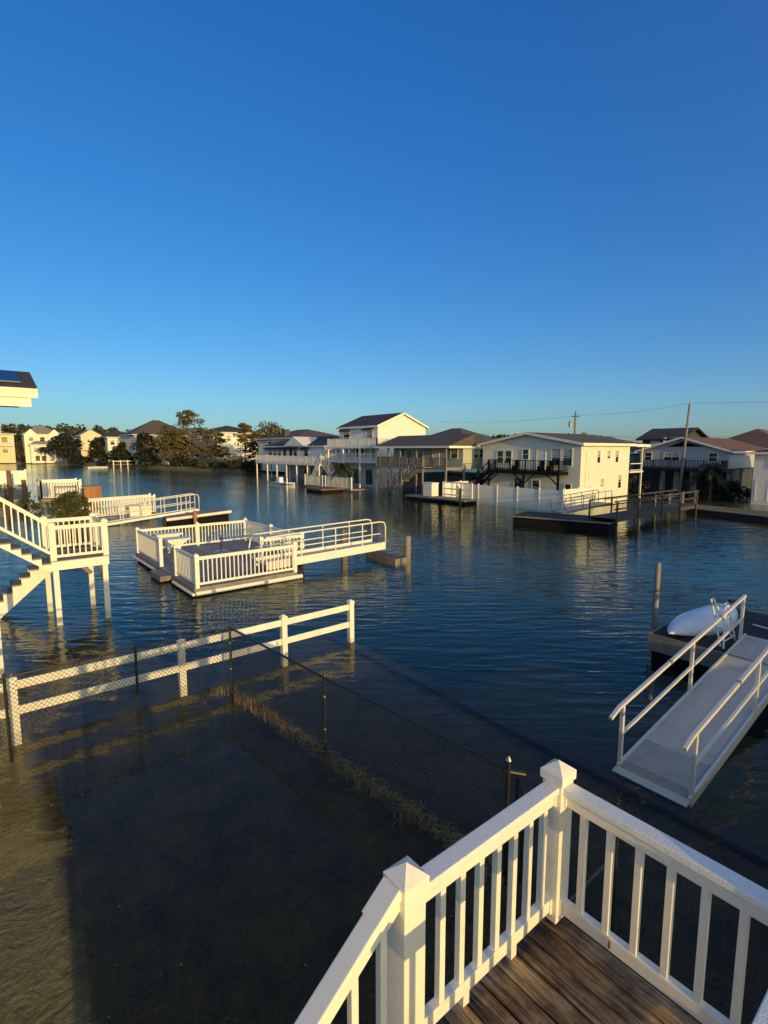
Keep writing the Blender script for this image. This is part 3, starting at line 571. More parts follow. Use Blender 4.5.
def tube_gangway(name, label, xa, xb, y0, y1, za, zb, rail=1.1, posts=(0.08,.33,.56,.78), skirt=.34, group=None, pm='paint'):
    g = thing(name, label, 'gangway', ((xa+xb)/2, (y0+y1)/2, 0), group)
    def z(t): return lerp(za, zb, t)
    MB().bar((xa, (y0+y1)/2, za-.03), (xb, (y0+y1)/2, zb-.03), y1-y0-.12, .05).build('floor_plate', M['alu_deck'], g)
    for y in (y0, y1):
        MB().bar((xa, y, za-.05), (xb, y, zb-.05), .05, skirt).build('side_skirt', M[pm], g)
        pts = [(lerp(xa,xb,-.02), y, z(0)+.12), (lerp(xa,xb,-.045), y, z(0)+.5), (lerp(xa,xb,-.03), y, z(0)+rail-.14), (xa, y, z(0)+rail)]
        pts += [(lerp(xa,xb,t), y, z(t)+rail) for t in (.25, .5, .75, .95)]
        pts += [(lerp(xa,xb,.985), y, z(1)+rail-.05), (lerp(xa,xb,1.0), y, z(1)+rail-.22), (lerp(xa,xb,1.0), y, z(1)+.05)]
        MB().tube(pts, .032, 8).build('hand_rail', M[pm], g, smooth=True)
        MB().tube([(xa, y, z(0)+rail*.5), (lerp(xa,xb,.95), y, z(.95)+rail*.5)], .024, 8).build('mid_rail', M[pm], g)
        for t in posts: MB().tube([(lerp(xa,xb,t), y, z(t)-.1), (lerp(xa,xb,t), y, z(t)+rail)], .026, 8).build('rail_post', M[pm], g)
    return g
tube_gangway('tube_rail_gangway', 'white skirted gangway joining the railed float to the brown landing', 8.9, 14.95, 18.38, 19.42, .68, .80, posts=(.26,.54,.78))
wl = thing('timber_landing', 'brown timber landing low on the water at the gangway end', 'landing', (15.2, 18.5, 0))
MB().box(14.85, 15.5, 17.5, 19.7, .14, .24).build('decking', M['brown_wood'], wl)
MB().box(14.83, 15.52, 17.45, 17.5, -.1, .26).box(14.78, 14.83, 17.45, 19.7, -.1, .26).build('edge_beam', M['grey_wood'], wl)
for yy in (17.7, 19.4): MB().tube([(15.2, yy, -1.5), (15.2, yy, .13)], .09, 8).build('pile', M['dark_wood'], wl)
pile(15.68, 17.62, 1.22, 'short grey pile at the tip of the brown timber landing', .15)
pile(13.7, 19.95, 1.45, 'grey pile standing behind the white skirted gangway', .15)

# ------------------------------------------------------------------ neighbour's stairs and porch roof (left edge)
ns_ = thing('deck_stairs', 'white wooden stairs and railed platform on stilts over the water at the left edge', 'stairs', (1.6, 19, 0))
PX0, PX1, PY0, PY1, PZ = 1.80, 3.28, 18.35, 20.4, 1.82
MB().box(PX0-.05, PX1+.05, PY0-.04, PY0, PZ-.30, PZ-.03).box(PX0-.05, PX1+.05, PY1, PY1+.04, PZ-.30, PZ-.03).box(PX0-.05, PX0-.01, PY0+.001, PY1-.001, PZ-.30, PZ-.03).box(PX1+.01, PX1+.05, PY0+.001, PY1-.001, PZ-.30, PZ-.03).build('rim_beam', M['paint'], ns_)
mb = MB(); y = PY0-.05
while y < PY1: mb.box(PX0-.08, PX1+.08, y, y+.135, PZ-.028, PZ); y += .142
mb.build('decking', M['grey_wood'], ns_)
for xx, yy in ((PX0+.06, PY0+.12), (PX1-.06, PY0+.12), (PX0+.0, PY1-.15), (PX1-.2, PY1-.15)):
    MB().box(xx-.075, xx+.075, yy-.075, yy+.075, -.3, PZ-.305).build('stilt', M['paint'], ns_)
MB().bar((PX1-.06, PY0+.3, PZ-.95), (PX1-.15, PY1-.9, PZ-.32), .05, .12).build('knee_brace', M['grey_wood'], ns_)
MB().bar((PX1-.2, PY1-.3, PZ-.9), (PX1-.75, PY1-.15, PZ-.32), .05, .12).build('knee_brace', M['grey_wood'], ns_)
kw = dict(spacing=.155, mat_=M['paint'], post=.16, onemesh=True, top=1.08)
railing(ns_, (PX0+.02, PY0+.04), (PX1-.02, PY0+.04), PZ, **kw)
railing(ns_, (PX1-.02, PY0+.04), (PX1-.02, PY1-.04), PZ, post_ends=(False, True), **kw)
railing(ns_, (PX1-.02, PY1-.04), (PX0+.02, PY1-.04), PZ, post_ends=(False, True), **kw)
# upper flight rises to the left
railing(ns_, (PX0-.06, PY0+.02), (PX0-2.9, PY0+.02), PZ+.12, post_ends=(False, True), dz=2.84*.77, **kw)
for yy in (PY0+.0, PY0+.98):
    pts = [(PX0-.05, yy, PZ-.36)]
    pts.append((PX0-2.95, yy, PZ-.36+2.9*.77)); n = 12; top = []
    for k in range(n):
        xx = PX0-.05-2.9*k/n; zz = PZ-.30+2.9*.77*k/n+.2
        top += [(xx, yy, zz), (xx-2.9/n, yy, zz)]
    MB().prism(pts+top[::-1], (0, .04, 0)).build('stringer', M['paint'], ns_)
for k in range(12):
    xx = PX0-.05-2.9*k/12; zz = PZ-.30+2.9*.77*k/12+.203
    MB().box(xx-.27, xx+.02, PY0+.045, PY0+.975, zz, zz+.035).build('stair_tread', M['grey_wood'], ns_)
# lower flight drops behind it towards the yard
for yy in (PY0+1.08, PY1-.1):
    pts = [(PX0-.04, yy, PZ-.62), (PX0-1.75, yy, PZ-.62-1.75*.87)]; top = []; n = 7
    for k in range(n):
        xx = PX0-.04-1.71*k/n; zz = PZ-.22-1.75*.87*k/n
        top += [(xx, yy, zz), (xx-1.71/n, yy, zz)]
    MB().prism(pts+top[::-1], (0, .04, 0)).build('stringer', M['paint'], ns_)
for k in range(7):
    xx = PX0-.04-1.71*k/7; zz = PZ-.217-1.75*.87*k/7
    MB().box(xx-.27, xx+.02, PY0+1.13, PY1-.11, zz, zz+.035).build('stair_tread', M['grey_wood'], ns_)
MB().box(.16, .30, 14.9, 15.04, -.3, 1.95).build('landing_post', M['paint'], ns_)
MB().box(-2.2, .32, 14.88, 15.06, 1.955, 2.2).build('landing_beam', M['paint'], ns_)
MB().box(-1.2, -1.04, PY0+.1, PY0+.25, -.3, 3.4).build('stilt', M['paint'], ns_)

po = thing('porch_roof', 'solar-panelled porch roof corner with white fascia cut by the left edge', 'porch', (-1, 18.5, -.25))
EX, EY, EZ = 1.62, 17.0, 6.82; RY, RZ = 18.7, 7.42
MB().prism([(-5, EY, EZ), (EX, EY, EZ), (EX-.0, RY, RZ), (-5, RY, RZ)], (0, 0, .07)).prism([(-5, RY, RZ), (EX, RY, RZ), (EX, RY+2.2, EZ), (-5, RY+2.2, EZ)], (0, 0, .07)).build('roof', M['shingle'], po)
for a, c in ((-4.6, -.62), (-.55, 1.28)):
    k = (RZ-EZ)/(RY-EY)
    MB().prism([(a, EY+.25, EZ+.25*k+.1), (c, EY+.25, EZ+.25*k+.1), (c, RY-.3, RZ-.3*k+.1), (a, RY-.3, RZ-.3*k+.1)], (0, 0, .04)).build('solar_panel', M['solar'], po)
MB().box(-5, EX, EY-.03, EY-.0, EZ-.22, EZ+.03).build('fascia', M['cream_sid'], po)
MB().box(-5, EX-.16, EY+.02, EY+.1, EZ-.46, EZ-.225).build('header_beam', M['paint'], po)
MB().box(-5, EX-.2, EY+.1, RY+2.0, EZ-.25, EZ-.22).build('soffit', M['paint'], po)
MB().prism([(EX-.03, EY, EZ), (EX-.03, RY, RZ-.02), (EX-.03, RY+2.2, EZ)], (-.04, 0, 0)).build('gable_panel', M['paint'], po)
MB().box(-5, .74, EY+.12, RY+1.9, 5.6, EZ-.26).build('porch_wall', M['tan_sid'], po)
for x in (-4.8, -2.4, -.15): MB().box(x-.08, x+.08, EY+.14, EY+.3, -.3, 5.6).build('porch_post', M['paint'], po)

# ------------------------------------------------------------------ foliage
def clumps(mb, cl_, n, s, rr, flat=1.0, leafw=.55):
    for (x, y, z, r) in cl_:
        for i in range(n):
            d = Vector((rr.gauss(0,1), rr.gauss(0,1), rr.gauss(0,1))).normalized()*r*rr.uniform(.35, 1.0)**.6
            p = Vector((x+d.x, y+d.y, z+d.z*flat)); a = Vector((rr.gauss(0,1), rr.gauss(0,1), rr.gauss(0,.6))).normalized(); b = a.cross(Vector((rr.gauss(0,1), rr.gauss(0,1), rr.gauss(0,1)))).normalized()
            k = s*rr.uniform(.6, 1.4)
            mb.add([p-a*k, p+b*k*leafw, p+a*k, p-b*k*leafw], [(0,1,2,3)])
def tree(name, label, x, y, z0, h, r, kind, mat_, seed, group=None, trunk_h=.35, n=46, leaf=.28, nc=26, cat='tree'):
    rr = random.Random(seed); t = thing(name, label, cat, (x, y, z0), group)
    tm = MB(); cm = MB(); cl_ = []
    top = h*(.92 if kind == 'pine' else .7)
    tm.tube([(x, y, z0-.4), (x+rr.uniform(-.2,.2)*h*.05, y, z0+h*.3), (x+rr.uniform(-.3,.3)*h*.08, y+rr.uniform(-.2,.2), z0+top)], .026*h+.05, 8, .03)
    for i in range(nc):
        if kind == 'pine':
            f = rr.random(); zz = z0+h*(trunk_h+(.97-trunk_h)*f); reach = r*(1-f)**.55*rr.uniform(.25, 1.05)+.2
            a = rr.uniform(0, 6.28); cx, cyy = x+math.cos(a)*reach, y+math.sin(a)*reach
            tm.tube([(x, y, zz-h*.05), (x+math.cos(a)*reach*.5, y+math.sin(a)*reach*.5, zz-h*.02), (cx, cyy, zz)], .012*h*(1-f)+.03, 5, .02)
            cl_.append((cx, cyy, zz, r*rr.uniform(.14, .30)*(1.1-.5*f)))
        elif kind == 'round':
            u_ = rr.uniform(-.75, 1); a = rr.uniform(0, 6.28); q = math.sqrt(max(0, 1-u_*u_))*rr.uniform(.45, .95)
            cz = z0+h*(.55+.40*u_*rr.uniform(.8,1)); cx, cyy = x+r*q*math.cos(a), y+r*q*math.sin(a)
            tm.tube([(x, y, z0+h*.2), (cx, cyy, cz)], .012*h+.02, 5, .015)
            cl_.append((cx, cyy, cz, r*rr.uniform(.22, .40)))
        else:   # low shrub
            a = rr.uniform(0, 6.28); q = r*math.sqrt(rr.random()); cx, cyy = x+q*math.cos(a), y+q*math.sin(a)
            cz = z0+h*rr.uniform(.15, .85)*(1-.4*(q/r)**2)
            tm.tube([(x, y, z0), (cx, cyy, cz)], .02, 5, .008)
            cl_.append((cx, cyy, cz, min(r, h)*rr.uniform(.18, .34)))
    clumps(cm, cl_, n, leaf, rr, .45 if kind == 'pine' else .85)
    tm.build('trunk' if kind != 'shrub' else 'stems', M['bark'], t); cm.build('crown', mat_, t)
    return t
def palm(name, label, x, y, z0, h, fr, seed, group=None, nf=26):
    rr = random.Random(seed); t = thing(name, label, 'palm tree', (x, y, z0), group)
    MB().tube([(x, y, z0-.5), (x+.05, y, z0+h*.5), (x, y, z0+h)], .17, 10, .13).build('trunk', M['bark'], t)
    cm = MB()
    for i in range(nf):
        a = rr.uniform(0, 6.28); el = rr.uniform(-.5, 1.2); L = fr*rr.uniform(.8, 1.1); prev = None
        for k in range(11):
            s_ = k/10; px_ = x+math.cos(a)*L*s_*math.cos(el*(1-s_*.3)); py_ = y+math.sin(a)*L*s_*math.cos(el*(1-s_*.3)); pz_ = z0+h+L*s_*math.sin(el)-L*.75*s_*s_
            p = Vector((px_, py_, pz_))
            if prev is not None:
                d = (p-prev).normalized(); sd = d.cross(Vector((0,0,1))).normalized(); ll = L*.34*(1-abs(s_-.45))
                for sg in (1, -1):
                    tip = p+sd*sg*ll+d*ll*.5-Vector((0,0,ll*.45))
                    cm.add([prev, p, tip], [(0,1,2)])
            prev = p
    cm.build('crown', M['leaf_palm'], t); return t

# ------------------------------------------------------------------ houses
def window(parent, face, pl, a, z, w_, h_, fm='paint', lites=True):
    """face 'x': in the plane x = pl looking towards -x, a = y centre; face 'y': plane y = pl looking towards -y, a = x centre"""
    def bx(m, a0, a1, d0, d1, z0, z1):
        if face == 'x': m.box(pl-d1, pl-d0, a0, a1, z0, z1)
        else: m.box(a0, a1, pl-d1, pl-d0, z0, z1)
    f = MB(); t = .08
    bx(f, a-w_/2-t, a+w_/2+t, .002, .05, z+h_, z+h_+t); bx(f, a-w_/2-t, a+w_/2+t, .002, .07, z-t, z)
    bx(f, a-w_/2-t, a-w_/2, .003, .048, z, z+h_); bx(f, a+w_/2, a+w_/2+t, .003, .048, z, z+h_)
    if lites: bx(f, a-w_/2, a+w_/2, .004, .038, z+h_/2-.025, z+h_/2+.025)
    o = f.build('window', M[fm], parent)
    g = MB(); bx(g, a-w_/2, a+w_/2, .003, .02, z, z+h_); gp = g.build('pane', M['glass'], parent); gp.parent = o
    k = rnd.random()
    if k > .35:      # a drawn blind behind part of the glass
        q = MB(); bx(q, a-w_/2+.01, a+w_/2-.01, .0205, .024, z+h_*(1-.25-.6*rnd.random()), z+h_-.01); bl = q.build('blind', M['blind'], parent); bl.parent = o
def door(parent, face, pl, a, z, w_=.95, h_=2.05, m='glass'):
    f = MB(); g = MB()
    def bx(mm, a0, a1, d0, d1, z0, z1):
        if face == 'x': mm.box(pl-d1, pl-d0, a0, a1, z0, z1)
        else: mm.box(a0, a1, pl-d1, pl-d0, z0, z1)
    bx(f, a-w_/2-.09, a+w_/2+.09, .002, .05, z+h_, z+h_+.1); bx(f, a-w_/2-.09, a-w_/2, .003, .05, z, z+h_); bx(f, a+w_/2, a+w_/2+.09, .003, .05, z, z+h_)
    o = f.build('door', M['paint'], parent); bx(g, a-w_/2, a+w_/2, .003, .03, z, z+h_); gp = g.build('door_leaf', M[m], parent); gp.parent = o
def body(parent, x0, x1, y0, y1, z0, z1, wm, roof='gable', axis='y', rise=1.5, over=.4, rm='shingle', th=.16, name='wall', trim='paint'):
    mb = MB()
    if roof == 'gable' and axis == 'y':
        xm = (x0+x1)/2; mb.prism([(x0,y0,z0),(x1,y0,z0),(x1,y0,z1),(xm,y0,z1+rise),(x0,y0,z1)], (0,y1-y0,0))
    elif roof == 'gable':
        ym = (y0+y1)/2; mb.prism([(x0,y0,z0),(x0,y1,z0),(x0,y1,z1),(x0,ym,z1+rise),(x0,y0,z1)], (x1-x0,0,0))
    else: mb.box(x0,x1,y0,y1,z0,z1)
    w_ = mb.build(name, M[wm], parent)
    r = MB(); f = MB()
    if roof == 'gable':
        for sg in (-1, 1):
            if axis == 'y':
                hw = (x1-x0)/2; k = rise/hw; xe = (x0+x1)/2+sg*(hw+over); ze = z1-k*over+.01; xm = (x0+x1)/2
                r.prism([(xe,y0-over,ze),(xm,y0-over,z1+rise+.01),(xm,y0-over,z1+rise+th),(xe,y0-over,ze+th)], (0,y1-y0+2*over,0))
                f.bar((xe+sg*.012,y0-over,ze+th/2-.03),(xe+sg*.012,y1+over,ze+th/2-.03),.02,th+.08)
                for yy in (y0-over-.015, y1+over+.015): f.bar((xe,yy,ze+th/2-.02),(xm,yy,z1+rise+th/2-.02),.025,th+.06)
            else:
                hw = (y1-y0)/2; k = rise/hw; ye = (y0+y1)/2+sg*(hw+over); ze = z1-k*over+.01; ym = (y0+y1)/2
                r.prism([(x0-over,ye,ze),(x0-over,ym,z1+rise+.01),(x0-over,ym,z1+rise+th),(x0-over,ye,ze+th)], (x1-x0+2*over,0,0))
                f.bar((x0-over,ye+sg*.012,ze+th/2-.03),(x1+over,ye+sg*.012,ze+th/2-.03),.02,th+.08)
                for xx in (x0-over-.015, x1+over+.015): f.bar((xx,ye,ze+th/2-.02),(xx,ym,z1+rise+th/2-.02),.025,th+.06)
    else:
        X0, X1, Y0, Y1 = x0-over, x1+over, y0-over, y1+over
        if X1-X0 < Y1-Y0: m_ = (X1-X0)/2; a = ((X0+X1)/2, Y0+m_); b = ((X0+X1)/2, Y1-m_)
        else: m_ = (Y1-Y0)/2; a = (X0+m_, (Y0+Y1)/2); b = (X1-m_, (Y0+Y1)/2)
        z = z1+.01
        vs_ = [(X0,Y0,z),(X1,Y0,z),(X1,Y1,z),(X0,Y1,z),(*a,z+rise),(*b,z+rise)]
        r.add(vs_, [(0,3,2,1),(0,1,4),(2,3,5),(1,2,5,4),(3,0,4,5)] if X1-X0 < Y1-Y0 else [(0,3,2,1),(3,0,4),(1,2,5),(0,1,5,4),(2,3,4,5)])
        f.box(X0-.02,X1+.02,Y0-.025,Y0-.002,z-.16,z+.03).box(X0-.02,X1+.02,Y1+.002,Y1+.025,z-.16,z+.03).box(X0-.025,X0-.002,Y0,Y1,z-.16,z+.03).box(X1+.002,X1+.025,Y0,Y1,z-.16,z+.03)
    r.build('roof', M[rm], parent); f.build('eave_trim', M[trim], parent)
    return w_
def deck(parent, x0, x1, y0, y1, z, rail=1.05, m='paint', sides='xyY', posts=None, zb=-1.5, solid=False, spacing=.16, postm=None, bar_r=.03):
    MB().box(x0, x1, y0, y1, z-.08, z).box(x0-.02, x0+.03, y0, y1, z-.32, z-.082).box(x0+.031, x1, y0-.02, y0+.03, z-.32, z-.083).build('deck_floor', M[m], parent)
    segs = dict(x=((x0+.05,y0+.05),(x0+.05,y1-.05)), y=((x0+.05,y0+.05),(x1,y0+.05)), Y=((x0+.05,y1-.05),(x1,y1-.05)))
    for s_ in sides:
        p, q = Vector((*segs[s_][0], z)), Vector((*segs[s_][1], z)); L = (q-p).length; Z = Vector((0,0,1)); mb = MB()
        mb.bar(p+Z*rail, q+Z*rail, .1, .06).bar(p+Z*.12, q+Z*.12, .05, .07)
        n = int(L/spacing)
        for i in range(n+1):
            c = p+(q-p)*(i/max(1,n)); big = i % max(1, int(2.0/spacing)) == 0
            hw = .055 if big else bar_r; mb.box(c.x-hw, c.x+hw, c.y-hw, c.y+hw, z+.001 if big else z+.13, z+rail+(.06 if big else -.03))
        mb.build('railing', M[m], parent)
    if posts:
        for (px_, py_, *zt) in posts: MB().box(px_-.09, px_+.09, py_-.09, py_+.09, zb, zt[0] if zt else z-.085).build('stilt', M[postm or m], parent)
def stairs(parent, p, q, wd, m, axis='y', n=9, rail=True):
    """straight flight from p (bottom) to q (top) as side stringers, treads and rails; width along x or y across the run"""
    p = Vector(p); q = Vector(q); d = q-p; across = Vector((1,0,0)) if axis == 'y' else Vector((0,1,0))
    for s_ in (0, 1):
        o = across*wd*s_; MB().bar(p+o, q+o, .06, .26).build('stringer', M[m], parent)
        if rail:
            Z = Vector((0,0,1)); mb = MB().bar(p+o+Z*.95, q+o+Z*.95, .09, .08)
            for i in range(5): c = p+d*(i/4)+o; mb.bar(c, c+Z*.95, .07, .07, (1,0,0))
            mb.bar(p+o+Z*.5, q+o+Z*.5, .04, .08); mb.build('stair_rail', M[m], parent)
    mb = MB()
    for i in range(n):
        c = p+d*((i+.5)/n)+across*wd/2
        if axis == 'y': mb.box(c.x-wd/2+.03, c.x+wd/2-.03, c.y-.14, c.y+.14, c.z, c.z+.04)
        else: mb.box(c.x-.14, c.x+.14, c.y-wd/2+.03, c.y+wd/2-.03, c.z, c.z+.04)
    mb.build('treads', M[m], parent)
GH = 'houses on stilts along the far side of the canal'

# --- the two-storey white box house (right of centre)
h = thing('canal_house', 'two-storey white house with low gable, black balcony and sunlit yellow side wall', 'house', (48, 31, -.2), GH)
body(h, 43.5, 52.75, 25.2, 36.7, -.6, 5.72, 'cream_sid', 'gable', 'x', 1.05, .45, 'shingle_brown', .18)
# rear porch under the same roof line
MB().prism([(53.22,24.75,5.58),(56.2,24.75,5.58),(56.2,30.95,6.75),(53.22,30.95,6.75)], (0,0,.18)).prism([(53.22,30.95,6.75),(56.2,30.95,6.75),(56.2,37.15,5.58),(53.22,37.15,5.58)], (0,0,.18)).build('porch_roof', M['shingle_brown'], h)
MB().box(53.22, 56.25, 24.70, 24.745, 5.52, 5.79).build('porch_fascia', M['paint'], h)
MB().box(53.0, 56.0, 25.2, 36.0, 2.85, 3.0).build('porch_floor', M['paint'], h)
for y in (25.3, 30.5): MB().box(55.8, 55.95, y, y+.15, -.6, 5.7).build('porch_post', M['paint'], h)
MB().box(53.2, 55.8, 25.24, 25.28, 3.75, 3.83).box(53.2, 55.8, 25.24, 25.28, 3.1, 3.16).build('porch_rail', M['paint'], h)
for y, wv, z, hv in ((34.35, .75, 3.85, 1.25), (33.3, .75, 3.85, 1.25), (31.2, .7, 4.3, .95), (27.75, .9, 3.75, 1.55), (26.55, .9, 3.75, 1.55), (29.9, .8, .9, 1.3), (26.4, .6, .8, 1.2)):
    window(h, 'x', 43.5, y, z, wv, hv)
door(h, 'x', 43.5, 29.4, 3.22, .9, 2.0, 'paint'); door(h, 'x', 43.5, 32.0, .15, .95, 2.2, 'glass')
for x, z, wv, hv in ((46.6, 4.0, .5, 1.15), (48.5, 4.4, .5, .75), (50.1, 4.0, .5, 1.15), (47.5, 1.55, .5, .9), (50.9, 1.4, .55, 1.3)): window(h, 'y', 25.2, x, z, wv, hv)
MB().box(44.35, 44.42, 25.13, 25.197, .6, 5.0).box(44.9, 44.95, 25.14, 25.197, 2.3, 3.6).build('conduit', M['paint'], h)
deck(h, 41.9, 43.46, 26.4, 34.7, 3.2, 1.0, 'black_paint', posts=[(42.0, 26.5), (42.0, 30.3), (42.0, 34.6)], spacing=.30, bar_r=.02)
for y, s_ in ((26.6, 1), (30.2, -1), (30.4, 1), (34.5, -1)): MB().bar((42.0, y, 2.0), (42.0, y+s_*1.1, 2.9), .1, .1).build('knee_brace', M['black_paint'], h)
for y in (27.6, 28.6, 31.5): MB().box(42.4, 42.95, y, y+.5, 3.21, 3.65).box(42.85, 42.95, y, y+.5, 3.65, 4.15).build('deck_chair', M['black_paint'], h)
stairs(h, (42.3, 38.2, .2), (42.3, 34.8, 3.1), 1.0, 'black_paint')

# --- olive hip-roofed house
h = thing('stilt_house', 'sage house with brown hip roof and long dark stair down to the canal', 'house', (46, 44, -.2), GH)
body(h, 42.2, 52.5, 38.4, 50.2, 3.1, 5.62, 'sage_sid', 'hip', 'y', 2.25, .02, 'shingle_brown')
MB().prism([(39.6,38.0,5.52),(42.2,38.0,5.52),(42.2,50.9,5.52),(39.6,50.9,5.52)], (0,0,.1)).add([(39.6,38.0,5.63),(39.6,50.9,5.63),(43.6,50.9,7.0),(43.6,38.0,7.0),(39.6,38.0,5.60),(43.6,38.0,5.60),(43.6,50.9,5.60),(39.6,50.9,5.60)], [(0,1,2,3),(0,3,5,4),(1,7,6,2),(2,6,5,3)]).build('porch_roof', M['shingle_brown'], h)
MB().box(39.55, 39.59, 38.0, 50.9, 5.42, 5.64).box(39.6, 52.5, 37.955, 37.995, 5.40, 5.64).build('eave_board', M['paint'], h)
deck(h, 39.7, 42.16, 38.5, 50.6, 3.35, 1.0, 'grey_wood', sides='xY', posts=[(39.85, y, 5.5) for y in (38.7, 43.4, 46.2, 48.4, 50.5)]+[(42.6, 38.6), (45, 38.6), (48, 38.6), (46, 44)], postm='grey_wood')
for y, z, wv, hv in ((48.6, 4.4, .8, .9), (45.2, 4.3, .8, 1.0), (39.7, 4.3, 1.0, 1.1)): window(h, 'x', 42.2, y, z, wv, hv)
door(h, 'x', 42.2, 47.1, 3.36); door(h, 'x', 42.2, 42.6, 3.36, 1.0, 2.05, 'paint')
for x in (44.3, 45.3, 49.2): window(h, 'y', 38.4, x, 4.35, .72, .95)
stairs(h, (38.6, 48.2, -.1), (38.6, 45.0, 1.7), 1.05, 'grey_wood', n=7); stairs(h, (38.6, 44.8, 1.7), (38.6, 41.8, 3.3), 1.05, 'grey_wood', n=7)
MB().box(38.5, 39.68, 44.4, 45.4, 1.62, 1.72).box(38.5, 39.68, 40.6, 41.8, 3.25, 3.34).build('stair_landing_floor', M['grey_wood'], h)
for x, y in ((38.6, 44.5), (38.6, 45.3), (38.6, 41.0)): MB().box(x-.08, x+.08, y-.08, y+.08, -1.5, 4.3 if y < 42 else 2.7).build('stair_post', M['grey_wood'], h)
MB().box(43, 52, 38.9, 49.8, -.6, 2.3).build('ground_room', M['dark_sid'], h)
MB().box(41.0, 42.0, 38.7, 39.9, .1, 1.3).build('crate_store', M['black_paint'], h)

# --- three-storey white gabled house
h = thing('gabled_house', 'tall white three-storey house with dark gable roof and stacked balconies', 'house', (49, 61, -.2), GH)
body(h, 45, 54.2, 57.0, 66.6, -.6, 8.55, 'white_sid', 'gable', 'y', 1.85, .35, 'shingle', .2)
for y in (64.6, 58.9): window(h, 'x', 45, y, 6.2, 1.5, 1.75); 
for y in (64.7, 58.9): MB().prism([(44.95, y-1.1, 8.45), (44.2, y-1.1, 8.0), (44.2, y-1.1, 7.95), (44.95, y-1.1, 8.2)], (0, 2.2, 0)).build('awning', M['cloth_dark'], h)
for y in (58.3, 60.2, 62.2, 64.2): window(h, 'x', 45, y, 4.1, 1.2, 1.3)
for y in (59.0, 62.0): door(h, 'x', 45, y, .2, 1.6, 2.2)
deck(h, 42, 44.96, 53.4, 65.4, 5.75, 1.05, 'paint', posts=[(42.1, y) for y in (53.5, 57.4, 61.4, 65.3)])
MB().box(42.0, 44.9, 53.42, 56.95, 5.60, 5.66).build('soffit', M['paint'], h)
deck(h, 42.2, 44.95, 53.6, 65.2, 3.75, .95, 'paint', sides='xy', spacing=.3, posts=[(44.8, 53.8), (44.8, 56.5)])
for y in (55, 56.4, 58.5, 60.1, 61.8, 63.4): MB().box(42.2, 42.3, y, y+.1, 3.76, 5.42).build('screen_post', M['paint'], h)
MB().box(43.2, 44.0, 55.5, 56.6, 5.76, 6.5).build('covered_grill', M['paint'], h)
stairs(h, (41.0, 68.6, .2), (41.0, 65.6, 3.7), 1.0, 'paint')
MB().box(55.2, 56.6, 60.0, 61.4, -.6, 9.0).box(55.05, 56.75, 59.85, 61.55, 9.001, 9.3).build('chimney', M['cream_sid'], h)

# --- low house with wide deck over the boat
h = thing('boathouse_home', 'low white house with black roof, dark awnings and railed deck on stilts over a boat', 'house', (47, 80, -.2), GH)
body(h, 44, 53, 69.2, 91, 3.2, 5.85, 'white_sid', 'hip', 'y', 1.7, .5, 'shingle')
MB().prism([(43.0, 74.2, 5.9), (43.0, 81.0, 5.9), (43.0, 77.6, 7.45)], (4.5, 0, 0)).build('front_gable', M['white_sid'], h)
deck(h, 41, 43.96, 66.2, 88, 3.15, 1.05, 'paint', posts=[(41.1, y) for y in (66.4, 69.8, 73.2, 76.6, 80, 83.6, 87.8)]+[(43.6, y) for y in (66.4, 73.2, 80, 87)], spacing=.2)
for y in (78.6, 80.2, 82.4, 84.4, 86.2, 88.0): window(h, 'x', 44, y, 4.2, 1.1, 1.15)
window(h, 'x', 44, 75.0, 4.2, 1.3, 1.2)
for a, c in ((77.6, 89.2), (74.0, 76.0)): MB().prism([(43.94, a, 5.75), (43.2, a, 5.3), (43.2, a, 5.2), (43.94, a, 5.4)], (0, c-a, 0)).build('awning', M['cloth_dark'], h)
MB().box(48, 53, 71, 90, -.6, 2.9).build('ground_room', M['tan_sid'], h)
stairs(h, (41.4, 63.0, .4), (41.4, 66.0, 3.1), .9, 'paint')

# --- right-hand side houses
h = thing('grey_gable_house', 'grey stilt house with wide front gable, brown roof and dark railing behind the leaning pole', 'house', (70, 25, -.2), GH)
body(h, 66, 80, 20.4, 30.2, 3.1, 5.05, 'grey_sid', 'gable', 'x', 1.55, .5, 'shingle_red')
MB().prism([(65.93, 23.0, 5.6), (65.93, 27.0, 5.6), (65.93, 25.3, 6.2)], (.06, 0, 0)).build('gable_vent', M['black_paint'], h)
for y in (29.2, 26.9, 26.0, 22.0): window(h, 'x', 66, y, 3.95, .8, .9)
deck(h, 64.4, 65.96, 20.5, 30.1, 3.1, .9, 'dark_wood', sides='xy', posts=[(64.5, y) for y in (20.6, 23.6, 26.6, 30)]+[(79.8, 20.6), (75.5, 20.6), (71, 20.6), (68, 20.6)], spacing=.3, postm='grey_wood')
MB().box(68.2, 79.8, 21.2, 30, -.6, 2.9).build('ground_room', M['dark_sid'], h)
for y in (24.6, 26.6, 28.2): MB().box(68.1, 68.19, y-.3, y+.3, .1, 2.6).build('pale_door', M['paint'], h)
h = thing('dark_roofed_house', 'dark house with two black gables rising behind the grey gable house', 'house', (86, 33, 0), 'houses in the back row')
body(h, 80.5, 90, 31.4, 36.6, .3, 6.9, 'dark_sid', 'gable', 'y', 1.5, .7, 'shingle', trim='dark_wood')
MB().box(80.42, 80.49, 31.6, 32.5, 5.9, 6.8).box(80.42, 80.49, 34, 35.4, 5.8, 6.8).build('pale_panel', M['paint'], h)
window(h, 'x', 80.42, 32.1, 6.2, .8, .8); MB().box(79.8, 80.1, 33.0, 33.3, .3, 7.0).build('porch_post', M['paint'], h)
h = thing('red_roofed_house', 'house with red-brown hip roof peeking over the grey gable house', 'house', (92, 22, 0), 'houses in the back row')
